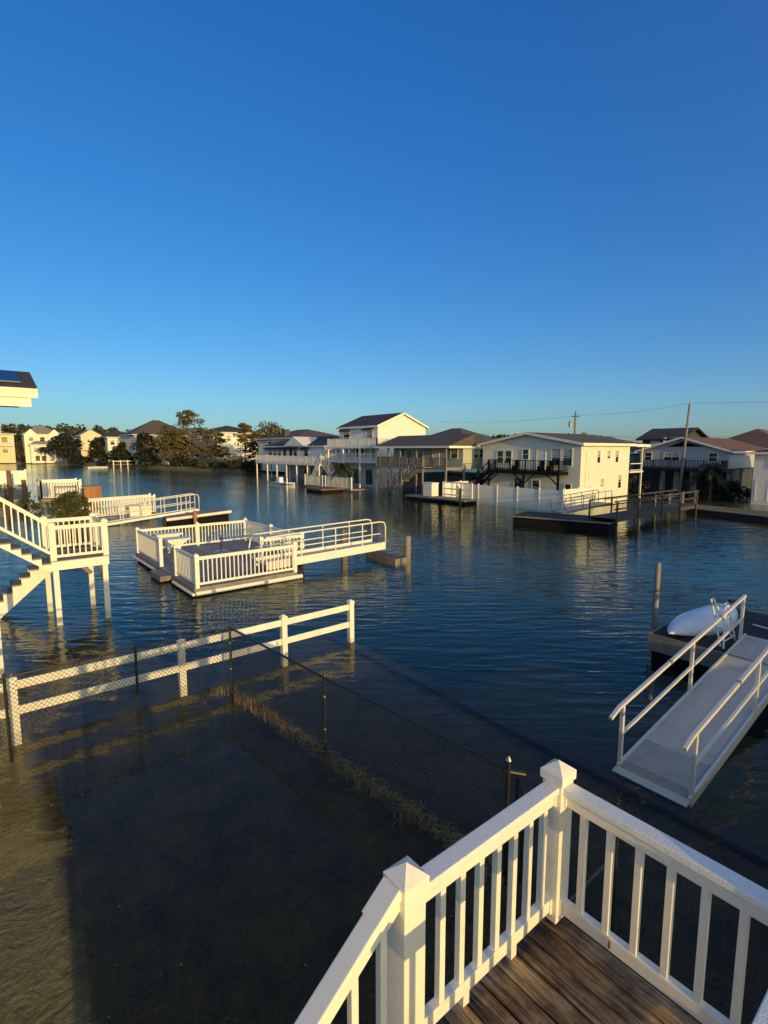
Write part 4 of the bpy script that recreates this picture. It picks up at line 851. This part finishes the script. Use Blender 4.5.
body(h, 88, 102, 20, 31, .3, 5.4, 'tan_sid', 'hip', 'x', 3.0, .6, 'shingle_red')
h = thing('teal_house', 'teal-grey house half hidden by bushes right of the white house', 'house', (70, 34, 0), 'houses in the back row')
body(h, 68, 76, 32.0, 40, -.4, 4.9, 'blue_sid', 'hip', 'x', 1.6, .4, 'shingle')
window(h, 'x', 68, 33.2, 3.3, .9, 1.0)
h = thing('edge_house', 'white house with dark roof cut by the right edge', 'house', (66, 12, -.2), GH)
body(h, 60, 72, 5.0, 16.4, -.6, 4.95, 'white_sid', 'hip', 'x', 1.6, .45, 'shingle')
window(h, 'x', 60, 14.6, 3.5, .9, 1.0); window(h, 'x', 60, 12.2, 3.5, .9, 1.0); door(h, 'x', 60, 15.6, .2, .9, 2.0, 'paint')

h = thing('added_shade_house', 'unseen pale gabled house added beyond the right edge to shade the pier', 'house', (33, -17, -.2))  # added out of view only to throw shade over the pier and float
body(h, 27.5, 38, -24, -11.5, -.5, 4.9, 'cream_sid', 'gable', 'y', 1.3, .4, 'shingle_brown')
for x in (29.6, 32.4, 35.8): window(h, 'y', -24, x, 2.6, 1.0, 1.4)
for y in (-21, -17, -13.6): window(h, 'x', 27.5, y, 2.6, 1.0, 1.4)
# --- back-row roofs behind the left houses
h = thing('brown_roofed_house', 'large brown-roofed house showing above the black-roofed boat house', 'house', (60, 101, 0), 'houses in the back row')
body(h, 53, 66, 94, 112, .5, 7.7, 'cream_sid', 'hip', 'y', 2.1, .7, 'shingle_brown')
for y in (98, 102, 106): window(h, 'x', 53, y, 5.6, 1.4, 1.4)
MB().box(54, 55.2, 101, 102.4, 7.75, 9.7).build('roof_cupola', M['shingle_brown'], h)
h = thing('long_roofed_house', 'white house with long dark roof behind the pines', 'house', (66, 160, 0), 'houses in the back row')
body(h, 58, 74, 154, 172, .5, 10.6, 'white_sid', 'hip', 'x', 2.4, .7, 'shingle')
for x in (60, 63, 67, 71): window(h, 'y', 154, x, 8, 1.3, 1.6)
for y in (157, 161, 165): window(h, 'x', 58, y, 8, 1.5, 1.6)
deck(h, 56.4, 57.96, 154, 171, 6.5, 1.1, 'paint', posts=[(56.5, 154.2), (56.5, 162), (56.5, 170.8)], zb=.3)

# --- far shore, left
GF = 'houses on the far shore'
h = thing('yellow_house', 'yellow house with wide upper windows at the far left shore', 'house', (8, 250, 0), GF)
body(h, -4, 14.4, 243, 256, .3, 11.3, 'yellow_sid', 'hip', 'x', 1.6, .8, 'shingle_tan')
for x in (1, 4.6, 8, 11.4): window(h, 'y', 243, x, 7.9, 1.9, 2.2); window(h, 'y', 243, x, 4.2, 1.7, 1.6)
deck(h, -2, 14, 241.2, 242.9, 7.0, 1.1, 'paint', sides='y', posts=[(0, 241.4), (7, 241.4), (13.8, 241.4)], zb=.3)
h = thing('twin_gable_house', 'white two-gabled house with pale roof on the far shore', 'house', (22.5, 240, 0), GF)
body(h, 17.2, 28.6, 236, 250, .3, 11.2, 'cream_sid', 'hip', 'y', 3.9, .5, 'shingle_tan')
MB().prism([(17.0, 234.4, .3), (21.2, 234.4, .3), (21.2, 234.4, 11.0), (19.1, 234.4, 13.1), (17.0, 234.4, 11.0)], (0, 2, 0)).build('gable_bay', M['cream_sid'], h)
MB().prism([(24.6, 234.4, .3), (28.8, 234.4, .3), (28.8, 234.4, 11.0), (26.7, 234.4, 13.1), (24.6, 234.4, 11.0)], (0, 2, 0)).build('gable_bay', M['cream_sid'], h)
body(h, 18.4, 27, 230.6, 234.3, .3, 7.2, 'white_sid', 'hip', 'x', 1.4, .5, 'shingle_tan', name='lower_wing')
for x in (19.1, 26.7): window(h, 'y', 234.4, x, 8.6, 1.3, 1.5)
for x in (20, 22, 24.6): window(h, 'y', 230.6, x, 4.6, 1.2, 1.5); window(h, 'y', 230.6, x+.4, 1.2, 1.4, 1.8)
window(h, 'y', 236, 22.8, 8.4, 1.5, 1.7)
h = thing('peach_house', 'pale yellow gable house between two dark trees on the far shore', 'house', (41, 246, 0), GF)
body(h, 37.2, 44.6, 246, 256, .3, 11.2, 'yellow_sid', 'gable', 'y', 2.3, .4, 'shingle_tan')
for x in (40, 41.6): window(h, 'y', 246, x, 8.4, 1.0, 1.4)
deck(h, 36.5, 45, 243.8, 245.9, 5.6, 1.0, 'paint', sides='y', posts=[(36.8, 244), (41, 244), (44.8, 244)], zb=.3)
h = thing('teal_roofed_house', 'house with blue-green roof beside the pale yellow gable house', 'house', (33, 262, 0), GF)
body(h, 28, 37, 258, 268, .3, 10.2, 'blue_sid', 'hip', 'x', 3.0, .5, 'blue_sid')
h = thing('grey_roofed_house', 'white house with grey hip roof left of the big brown roof', 'house', (41, 199, 0), GF)
body(h, 37.5, 45, 196, 208, .5, 9.6, 'white_sid', 'hip', 'y', 2.6, .6, 'shingle')
for x in (39, 41, 43): window(h, 'y', 196, x, 7, 1.2, 1.6); window(h, 'y', 196, x, 3.4, 1.2, 1.6)
h = thing('grand_house', 'large house with high brown hip roof and white upper porch on the far shore', 'house', (49, 178, 0), GF)
body(h, 41, 58, 174, 189, .5, 10.0, 'cream_sid', 'hip', 'x', 5.0, 1.0, 'shingle_brown')
for x in (42, 43.8, 46, 48, 51, 53.4, 56): window(h, 'y', 174, x, 7.6, 1.1, 1.7)
for x in (44, 49, 54): window(h, 'y', 174, x, 3.6, 1.4, 1.8)
deck(h, 41.4, 57.6, 171.6, 173.96, 6.4, 1.1, 'paint', sides='xy', posts=[(41.6, 171.8, 10), (46.6, 171.8, 10), (52, 171.8, 10), (57.4, 171.8, 10)], zb=.3)
MB().prism([(46.2, 168, .5), (50.4, 168, .5), (50.4, 168, 5.4), (46.2, 168, 9.4)], (0, 3.4, 0)).build('shed_wing', M['white_sid'], h)

# ------------------------------------------------------------------ trees along the banks
GT = 'trees on the far banks'
tree('pine_tree', 'tallest brown-green pine on the point of the far bank', 49, 149, .6, 15.8, 9.5, 'pine', M['leaf_pine'], 3, GT, .2, 62, .34, 62)
tree('pine_tree', 'shorter pine leaning on the left of the tallest pine', 44.6, 151.5, .6, 9.6, 5.4, 'round', M['leaf_pine'], 4, GT, .1, 56, .32, 34)
tree('pine_tree', 'shorter pine filling the right side of the tallest pine', 54.5, 143, .6, 10.4, 6.0, 'pine', M['leaf_pine'], 6, GT, .1, 56, .32, 40)
tree('pine_tree', 'smaller bushy pine just left of the black-roofed boat house', 54, 122, .5, 11.4, 6.2, 'pine', M['leaf_pine'], 5, GT, .14, 62, .28, 50)
tree('pine_tree', 'brown rounded pine touching the black-roofed boat house', 58.5, 117, .5, 11.6, 5.0, 'round', M['leaf_pine'], 8, GT, .2, 84, .28, 50)
tree('round_tree', 'biggest round dark tree on the far shore beside the twin-gable house', 27.6, 217, .4, 10.4, 5.6, 'round', M['leaf_dark'], 11, GT, n=60, leaf=.5, nc=44)
tree('round_tree', 'dark tree in front of the pale yellow gable house', 36, 203, .5, 8.9, 4.4, 'round', M['leaf_dark'], 12, GT, n=56, leaf=.45, nc=36)
tree('round_tree', 'dark tree below the grey hip roof on the far shore', 40, 187, .5, 7.2, 3.6, 'round', M['leaf_dark'], 13, GT, n=56, leaf=.4, nc=32)
tree('round_tree', 'dark tree before the left end of the high brown roof', 41.8, 166, .5, 9.6, 4.2, 'round', M['leaf_dark'], 14, GT, n=60, leaf=.4, nc=40)
tree('round_tree', 'dark spreading tree between the white shed wing and the tallest pine', 49.5, 160, .5, 9.4, 4.6, 'round', M['leaf_dark'], 15, GT, n=60, leaf=.4, nc=40)
tree('round_tree', 'olive tree standing between the yellow house and the twin-gable house', 16, 246, .5, 9, 3.4, 'round', M['leaf_wood'], 16, GT, n=40, leaf=.5, nc=24)
tree('shrub', 'golden autumn shrub on the waterline below the pines', 50.6, 118, .4, 3.6, 2.6, 'shrub', M['leaf_gold'], 21, GT, n=60, leaf=.22, nc=26, cat='shrub')
tree('shrub', 'olive shrub on the bank under the tallest pine', 48.8, 132, .4, 2.8, 3.4, 'shrub', M['leaf_olive'], 22, GT, n=60, leaf=.24, nc=28, cat='shrub')
tree('shrub', 'low olive shrub left of the golden shrub on the bank', 49.6, 125, .4, 2.6, 2.8, 'shrub', M['leaf_olive'], 23, GT, n=60, leaf=.22, nc=26, cat='shrub')
tree('shrub', 'golden bush glowing behind the stilts of the boat house', 45.5, 76.5, -.2, 2.8, 1.1, 'shrub', M['leaf_gold'], 24, GT, n=50, leaf=.14, nc=16, cat='shrub')
tree('shrub', 'dark bush right of the white house rear porch', 60, 28.6, -.2, 3.6, 2.2, 'shrub', M['leaf_dark'], 25, GT, n=70, leaf=.18, nc=30, cat='shrub')
tree('shrub', 'dark bush under the feather palm by the grey gable house', 63.5, 19.4, -.2, 2.5, 1.8, 'shrub', M['leaf_dark'], 26, GT, n=60, leaf=.16, nc=24, cat='shrub')
palm('palm_tree', 'feather palm in front of the grey gable house', 62, 20.7, -.2, 3.4, 2.2, 31, GT)
palm('palm_tree', 'dark bushy palm by the picket rails of the tall white house', 38.6, 56.6, -.2, 3.2, 1.9, 32, GT, 34)
palm('palm_tree', 'palm silhouetted on the front of the twin-gable house', 22.4, 228.5, .5, 5.6, 2.6, 33, GT, 20)
tree('bush', 'round green bush behind the white stair platform', 5.2, 40.2, -.35, 2.7, 1.2, 'round', M['leaf_olive'], 41, n=110, leaf=.085, nc=48, cat='bush')
tree('shrub', 'scraggly brown shrub at the left edge above the stair rail', 2.3, 53, -.2, 3.6, 1.9, 'shrub', M['leaf_gold'], 42, n=14, leaf=.12, nc=26, cat='shrub')
tree('shrub', 'low dark reedy shrub right of the brown posts at the left edge', 3.6, 51, -.2, 1.4, .9, 'shrub', M['leaf_olive'], 43, n=30, leaf=.12, nc=18, cat='shrub')
for i, (x, y, h_, r_, lb) in enumerate((
    (11, 247, 4.0, 3.6, 'dark waterline shrub under the yellow house'),
    (18.2, 238.5, 4.4, 2.8, 'dark waterline shrub left of the twin-gable house'),
    (31.5, 212, 4.2, 3.6, 'dark waterline shrub right of the biggest round dark tree'),
    (37.2, 196, 3.6, 3.0, 'dark waterline shrub under the grey hip roof'),
    (39.4, 178, 4.4, 2.8, 'dark waterline shrub behind the tiny far pier'),
    (41.6, 160.5, 4.2, 3.0, 'dark waterline shrub left of the sandy point'),
    (46.5, 146, 3.2, 3.6, 'dark waterline shrub at the foot of the tallest pine'),
    (52.5, 113, 2.8, 2.6, 'dark waterline shrub against the end of the black-roofed boat house'))):
    tree('shrub', lb, x, y, .4, h_, r_, 'shrub', M['leaf_dark'], 60+i, 'shrubs along the far waterline', n=60, leaf=.32, nc=26, cat='shrub')
# distant wood behind the far shore, one mass
rr = random.Random(99); mb = MB(); cl_ = []
for i in range(420):
    a = lerp(-30, 62, i/419); d = rr.uniform(320, 400); X = d*math.sin(R(a)); Y = d*math.cos(R(a))
    hh = rr.uniform(15, 20)*(1.0 if a < 12 else .72)*d/360
    for k in range(4): cl_.append((X+rr.uniform(-5,5), Y+rr.uniform(-5,5), hh*(.2+.22*k+rr.uniform(-.05,.08)), rr.uniform(2.6, 4.6)))
clumps(mb, cl_, 26, 1.6, rr, .9)
tag(mb.build('distant_woods', M['leaf_wood'], org=(60, 350, 0)), 'distant wooded skyline beyond the far shore', 'woods', kind='stuff')
tree('round_tree', 'rounded tree peeking above the roof at the right edge', 112, 24, 0, 7.6, 4.2, 'round', M['leaf_wood'], 17, GT, n=50, leaf=.35, nc=30)

# ------------------------------------------------------------------ docks, fences and boats on the canal
f = thing('privacy_fence', 'white vinyl privacy fence standing in the water before the white box house', 'fence', (41, 31, -.2))
def panel_run(parent, p, q, z0=-.3, z1=1.72, step=2.4, m='vinyl'):
    p = Vector((*p,0)); q = Vector((*q,0)); L = (q-p).length; n = max(1, round(L/step)); d = (q-p)/n
    for i in range(n):
        a = p+d*i; c = p+d*(i+1)
        MB().bar(a+Vector((0,0,(z0+z1)/2)), c+Vector((0,0,(z0+z1)/2)), .04, z1-z0-.1).build('fence_panel', M[m], parent)
    for i in range(n+1):
        a = p+d*i; MB().box(a.x-.065, a.x+.065, a.y-.065, a.y+.065, z0, z1+.06).build('fence_post', M[m], parent)
panel_run(f, (40.3, 36.9), (40.3, 24.9)); panel_run(f, (40.5, 24.9), (47.2, 24.9), z1=1.8)
f = thing('lot_fence', 'sunlit white fence between the sage house and the white box house', 'fence', (41, 37.6, -.2))
panel_run(f, (38.6, 37.6), (43.4, 37.6), z1=1.9)
fd = thing('low_float', 'low dark float with white locker box and pale framed gate below the sage house', 'floating dock', (37, 37, 0))
MB().box(36.3, 38.3, 32.8, 41.2, .28, .42).build('decking', M['grey_wood'], fd); MB().box(36.4, 38.2, 32.9, 41.1, -.4, .275).build('float_block', M['black_paint'], fd)
lk = thing('dock_locker', 'white locker box standing on the low dark float', 'locker', (37.6, 38.6, .42))
MB().box(37.1, 38.1, 38.0, 39.3, .423, 1.75).build('cabinet', M['paint'], lk, .02); MB().box(37.05, 38.15, 37.95, 39.35, 1.751, 1.83).build('lid', M['paint'], lk)
gf = thing('framed_screen', 'pale framed screen panels along the low dark float', 'screen', (37.9, 35.4, .42))
mb = MB()
for y in (33.4, 34.7, 36.0, 37.3): mb.box(38.0, 38.12, y-.07, y+.07, .423, 1.95)
for z in (.6, 1.2, 1.85): mb.box(38.02, 38.1, 33.4, 37.3, z, z+.14)
mb.build('frame', M['paint'], gf)
pile(36.0, 33.0, 1.6, 'dark pile at the right end of the low dark float', .12, M['dark_wood'])
# big dark float (rotated)
A_ = [(29.6,22.2),(31.5,16.05),(34.4,16.9),(32.4,23.0)]
fd = thing('work_float', 'large dark floating platform in mid canal at the pier head', 'floating dock', (32, 19.5, 0))
MB().prism([(x, y, .50) for x, y in A_], (0,0,.12)).build('decking', M['dark_wood'], fd)
cx, cyy = 31.9, 19.5
MB().prism([(lerp(x,cx,.02), lerp(y,cyy,.02), -.4) for x, y in A_], (0,0,.895)).build('float_block', M['black_paint'], fd)
MB().bar((29.57,22.2,.56),(31.46,16.0,.56),.05,.09).bar((31.5,16.0,.56),(34.4,16.85,.56),.05,.09).build('edge_beam', M['grey_wood'], fd)
# pier with posts and rails
pr = thing('timber_pier', 'grey timber pier with railings leading from the dark platform to the bank', 'pier', (38, 16.7, 0))
mb = MB(); x = 31.6
while x < 45: mb.box(x, x+.2, 15.85, 17.45, .82, .87); x += .208
mb.build('decking', M['pier_wood'], pr)
MB().box(31.6, 45, 15.8, 15.846, .62, .88).box(31.6, 45, 17.454, 17.5, .62, .88).build('side_beam', M['pier_wood'], pr)
for x in (31.7, 34.6, 38.2, 41.3, 44.4):
    for y in (15.72, 17.58): MB().tube([(x, y, -1.6), (x, y, 1.95)], .065, 8).build('pier_post', M['pier_wood'], pr)
for y in (15.83, 17.47):
    for z in (1.45, 1.95): MB().box(31.5, 45, y-.025, y+.025, z-.045, z+.045).build('pier_rail', M['pier_wood'], pr)
tube_gangway('metal_gangway', 'grey metal gangway with hooped rails between the dark platform and the vinyl fence', 33.4, 39.9, 20.3, 21.4, .74, 1.0, 1.0, posts=(.1,.35,.6,.85), skirt=.14, pm='steel')
pb = thing('bank_rail', 'pale single-rail fence on the bank behind the timber pier', 'fence', (50, 19.6, 0))
for x in (47, 50, 53, 56): MB().box(x-.07, x+.07, 19.9, 20.04, -.2, 1.25).build('fence_post', M['concrete'], pb)
MB().box(47, 56, 19.93, 20.0, 1.05, 1.17).build('fence_rail', M['concrete'], pb)
bw = thing('bulkhead', 'dark timber bulkhead edging the bank at the right', 'bulkhead', (45, 14, -.5))
MB().bar((44.45,-10,-.35),(44.45,11,-.35),.1,1.5).bar((44.45,11,-.35),(46.1,17,-.35),.1,1.5).build('sheet_wall', M['dark_wood'], bw)
MB().bar((44.42,-10,.44),(44.42,11,.44),.3,.08).bar((44.42,11,.44),(46.1,17,.44),.3,.08).build('cap_board', M['grey_wood'], bw)
# small craft and docks at the left houses
bt = thing('skiff', 'low white skiff moored under the railed deck of the boat house', 'boat', (35.5, 67, 0))
mb = MB(); ns = 14
for i in range(ns+1):
    t = i/ns; b_ = .85*(1-max(0, (t-.55)/.45)**2.2)+.02; yy = lerp(63.6, 70.4, 1-t); xx = 35.4; sh = .55+.25*max(0, t-.5)
    mb.v += [(xx-b_, yy, sh), (xx-b_*.75, yy, -.15), (xx+b_*.75, yy, -.15), (xx+b_, yy, sh), (xx+b_*.8, yy, sh-.05), (xx-b_*.8, yy, sh-.05)]
for i in range(ns):
    for j in range(6): mb.f.append((i*6+j, i*6+(j+1)%6, (i+1)*6+(j+1)%6, (i+1)*6+j))
mb.f += [tuple(range(6)), tuple(ns*6+j for j in range(6))]
mb.build('hull', M['hull'], bt); MB().box(35.1, 35.7, 67.6, 68.4, .51, 1.25).build('console', M['hull'], bt); MB().box(35.2, 35.6, 70.3, 70.7, .2, 1.1).build('outboard_motor', M['black'], bt)
MB().box(34.5, 36.3, 63.7, 70.3, .36, .42).build('rub_rail', M['cloth_dark'], bt)
pile(34.6, 64.4, 1.4, 'white-capped pile beside the bow of the skiff', .1, M['paint'])
fd = thing('brown_float', 'low brown float in front of the dark bushy palm', 'floating dock', (35, 54.5, 0))
MB().box(33.0, 36.4, 52.8, 56.6, .3, .48).build('decking', M['brown_wood'], fd); MB().box(33.1, 36.3, 52.9, 56.5, -.4, .295).build('float_block', M['black_paint'], fd)
pk = thing('picket_rail', 'white picket rails at the water before the tall white house', 'railing', (38, 55, -.2))
railing(pk, (37.0, 58.2), (37.0, 52.2), .3, top=1.4, spacing=.3, onemesh=True, bal=.07, post=.16)
railing(pk, (37.0, 63.5), (37.0, 58.9), .3, top=1.4, spacing=.3, onemesh=True, bal=.07, post=.16)
MB().box(36.9, 39.5, 52.2, 63.5, .1, .29).build('walkway', M['grey_wood'], pk)
sp_ = thing('shore_pier', 'tiny white railed pier on the far shore', 'pier', (36, 178, 0))
MB().box(34.2, 40, 173.5, 175, .7, .9).build('decking', M['grey_wood'], sp_)
mb = MB()
for x in (34.4, 36.4, 38.4): mb.box(x-.12, x+.12, 173.4, 173.64, -1.5, 2.1)
mb.box(34.2, 39.9, 173.45, 173.58, 1.7, 1.9); mb.build('railing', M['paint'], sp_)
bt = MB(); ns = 8
for i in range(ns+1):
    t = i/ns; b_ = .9*(1-(2*t-1)**4)+.05; bt.v += [(lerp(26.6, 32, t), 168.5-b_, .45), (lerp(26.8, 31.8, t), 168.5-b_*.6, -.2), (lerp(26.8, 31.8, t), 168.5+b_*.6, -.2), (lerp(26.6, 32, t), 168.5+b_, .45)]
for i in range(ns):
    for j in range(4): bt.f.append((i*4+j, i*4+(j+1)%4, (i+1)*4+(j+1)%4, (i+1)*4+j))
bt.f += [(0,1,2,3), tuple(ns*4+j for j in range(4))]
tag(bt.build('dinghy', M['hull']), 'small pale dinghy moored off the tiny far pier', 'boat')

# --- left: docks beyond the stair platform
ws = thing('white_screen', 'sunlit white dock screen panel above the stair rail at the left edge', 'screen', (3.4, 65.5, 0))
MB().bar((.5,66.4,2.35),(4.7,65.3,2.35),.06,1.45).build('screen_panel', M['paint'], ws); MB().bar((.5,66.5,.7),(4.7,65.4,.7),.06,1.3).build('lower_panel', M['concrete'], ws)
for x, y in ((.6, 66.6), (4.6, 65.6)): MB().box(x-.09, x+.09, y-.09, y+.09, -1.5, 3.2).build('screen_post', M['paint'], ws)
pile(3.02, 62.3, 3.2, 'tall brown pile before the white dock screen', .2, M['brown_wood']); pile(3.9, 58.1, 2.45, 'shorter brown pile right of the white dock screen', .2, M['brown_wood'])
pe = thing('picket_float', 'white picket-sided float beyond the round green bush', 'floating dock', (7, 61.5, 0))
MB().box(5.3, 8.9, 60.2, 63.2, .1, .4).build('decking', M['grey_wood'], pe)
railing(pe, (5.4, 60.3), (8.8, 60.3), .4, top=1.75, spacing=.24, onemesh=True, bal=.13, post=.16)
railing(pe, (5.4, 63.1), (5.4, 60.3), .4, top=1.75, spacing=.24, onemesh=True, bal=.13, post=.16)
railing(pe, (5.4, 63.1), (8.8, 63.1), .4, top=1.75, spacing=.24, onemesh=True, bal=.13, post=.16)
MB().box(6.3, 8.2, 58.5, 58.56, .9, 1.0).box(6.3, 8.2, 58.5, 58.56, 1.6, 1.7).box(6.3, 6.4, 58.5, 58.6, -.3, 1.75).box(8.1, 8.2, 58.5, 58.6, -.3, 1.75).build('brown_rail', M['brown_wood'], pe)
cr = thing('slatted_bin', 'orange-brown slatted wooden bin beside the white picket-sided float', 'bin', (9, 56, 0))
mb = MB(); x = 8.35
while x < 9.75: mb.box(x, x+.11, 55.5, 55.55, .2, 1.66); x += .135
mb.build('front_slats', M['orange_wood'], cr); MB().box(8.36, 9.74, 55.6, 56.9, -.2, 1.5).build('bin_body', M['brown_wood'], cr); MB().box(8.28, 9.84, 55.44, 57.0, 1.665, 1.74).build('rim', M['orange_wood'], cr)
pp = thing('picket_dock', 'narrow dock with long white picket rails and a white chest behind the railed float', 'dock', (8.6, 42, 0))
MB().bar((6.1,41.9,.25),(11.3,43.2,.25),1.3,.12).build('decking', M['grey_wood'], pp)
railing(pp, (6.0, 41.3), (11.2, 42.6), .3, top=1.35, spacing=.2, onemesh=True, bal=.07)
railing(pp, (6.0, 42.6), (11.2, 43.9), .3, top=1.35, spacing=.2, onemesh=True, bal=.07)
for x, y in ((6.4, 41.4), (8.6, 41.95), (10.9, 42.5)): MB().tube([(x, y, -1.6), (x, y, .2)], .1, 8).build('pile', M['grey_wood'], pp)
ch = thing('dock_chest', 'cream dock chest on the narrow picket-railed dock', 'chest', (9.8, 41.2, .3))
MB().box(9.0, 10.5, 40.9, 41.5, .3, .95).build('chest_body', M['paint'], ch, .03); MB().box(8.95, 10.55, 40.85, 41.55, .951, 1.05).build('lid', M['paint'], ch, .02)
tube_gangway('hooped_gangway', 'pale hooped-rail gangway climbing towards the tilted raft', 6.8, 13.4, 38.9, 39.8, .15, .75, 1.15, posts=(.2,.42,.62,.8,.9), skirt=.16)
rf = thing('tilted_raft', 'tilted dark raft with a white edge beam behind the railed float', 'raft', (12.8, 37.8, 0))
rf.rotation_euler = (0, R(-4.0), R(-8))
MB().box(10.7, 15.0, 36.7, 38.9, .42, .56).build('decking', M['grey_wood'], rf); MB().box(10.8, 14.9, 36.8, 38.8, -.5, .415).build('float_block', M['black_paint'], rf)
MB().tube([(10.6, 36.62, .52), (15.1, 36.62, .52)], .11, 8).build('edge_beam', M['paint'], rf)
pile(12.2, 36.3, .95, 'short mossy pile at the near side of the tilted raft', .13, M['orange_wood']); pile(10.4, 37.3, .5, 'stubby dark pile left of the tilted raft', .14, M['dark_wood'])

# ------------------------------------------------------------------ utility poles and lines
up = thing('utility_pole', 'leaning grey utility pole before the grey gable house', 'utility pole', (63.4, 24, -.2), 'utility poles')
MB().tube([(63.4, 24.35, -.5), (63.9, 24.05, 10.4)], .17, 10, .11).build('shaft', M['grey_wood'], up)
MB().tube([(63.9, 24.05, 10.4), (63.95, 23.95, 10.75)], .05, 6).build('insulator', M['steel'], up)
u2 = thing('utility_pole', 'utility pole with grey transformer behind the white box house roof', 'utility pole', (62, 37, -.2), 'utility poles')
MB().tube([(62, 36.95, -.5), (62, 36.95, 10.2)], .17, 10, .12).build('shaft', M['grey_wood'], u2)
MB().tube([(61.8, 37.5, 8.2), (61.8, 37.5, 8.9), (61.8, 37.5, 8.95)], .26, 12, .22).build('transformer', M['steel'], u2)
MB().box(61.93, 61.99, 36.3, 37.5, 9.5, 9.6).build('cross_arm', M['grey_wood'], u2)
def cable(p, q, sag, label):
    p = Vector(p); q = Vector(q); n = 18
    o = MB().tube([p.lerp(q, i/n)-Vector((0,0,4*sag*(i/n)*(1-i/n))) for i in range(n+1)], .012, 4).build('power_line', M['wire'])
    return tag(o, label, 'cable', 'overhead lines')
cable((61.95, 36.4, 9.7), (63.9, 24.05, 10.5), .35, 'overhead line strung between the two utility poles')
cable((63.9, 24.05, 10.5), (66, -8, 10.2), .5, 'topmost overhead line running right from the leaning utility pole')
cable((62, 36.9, 7.0), (66, -8, 7.2), .5, 'lower overhead line passing the leaning utility pole towards the right edge')
cable((63.75, 24.1, 8.0), (53.0, 30.0, 5.6), .4, 'service cable dropping from the leaning pole to the white box house')
cable((61.95, 37.4, 9.6), (60, 60, 9.8), .4, 'overhead line running left from the transformer pole')
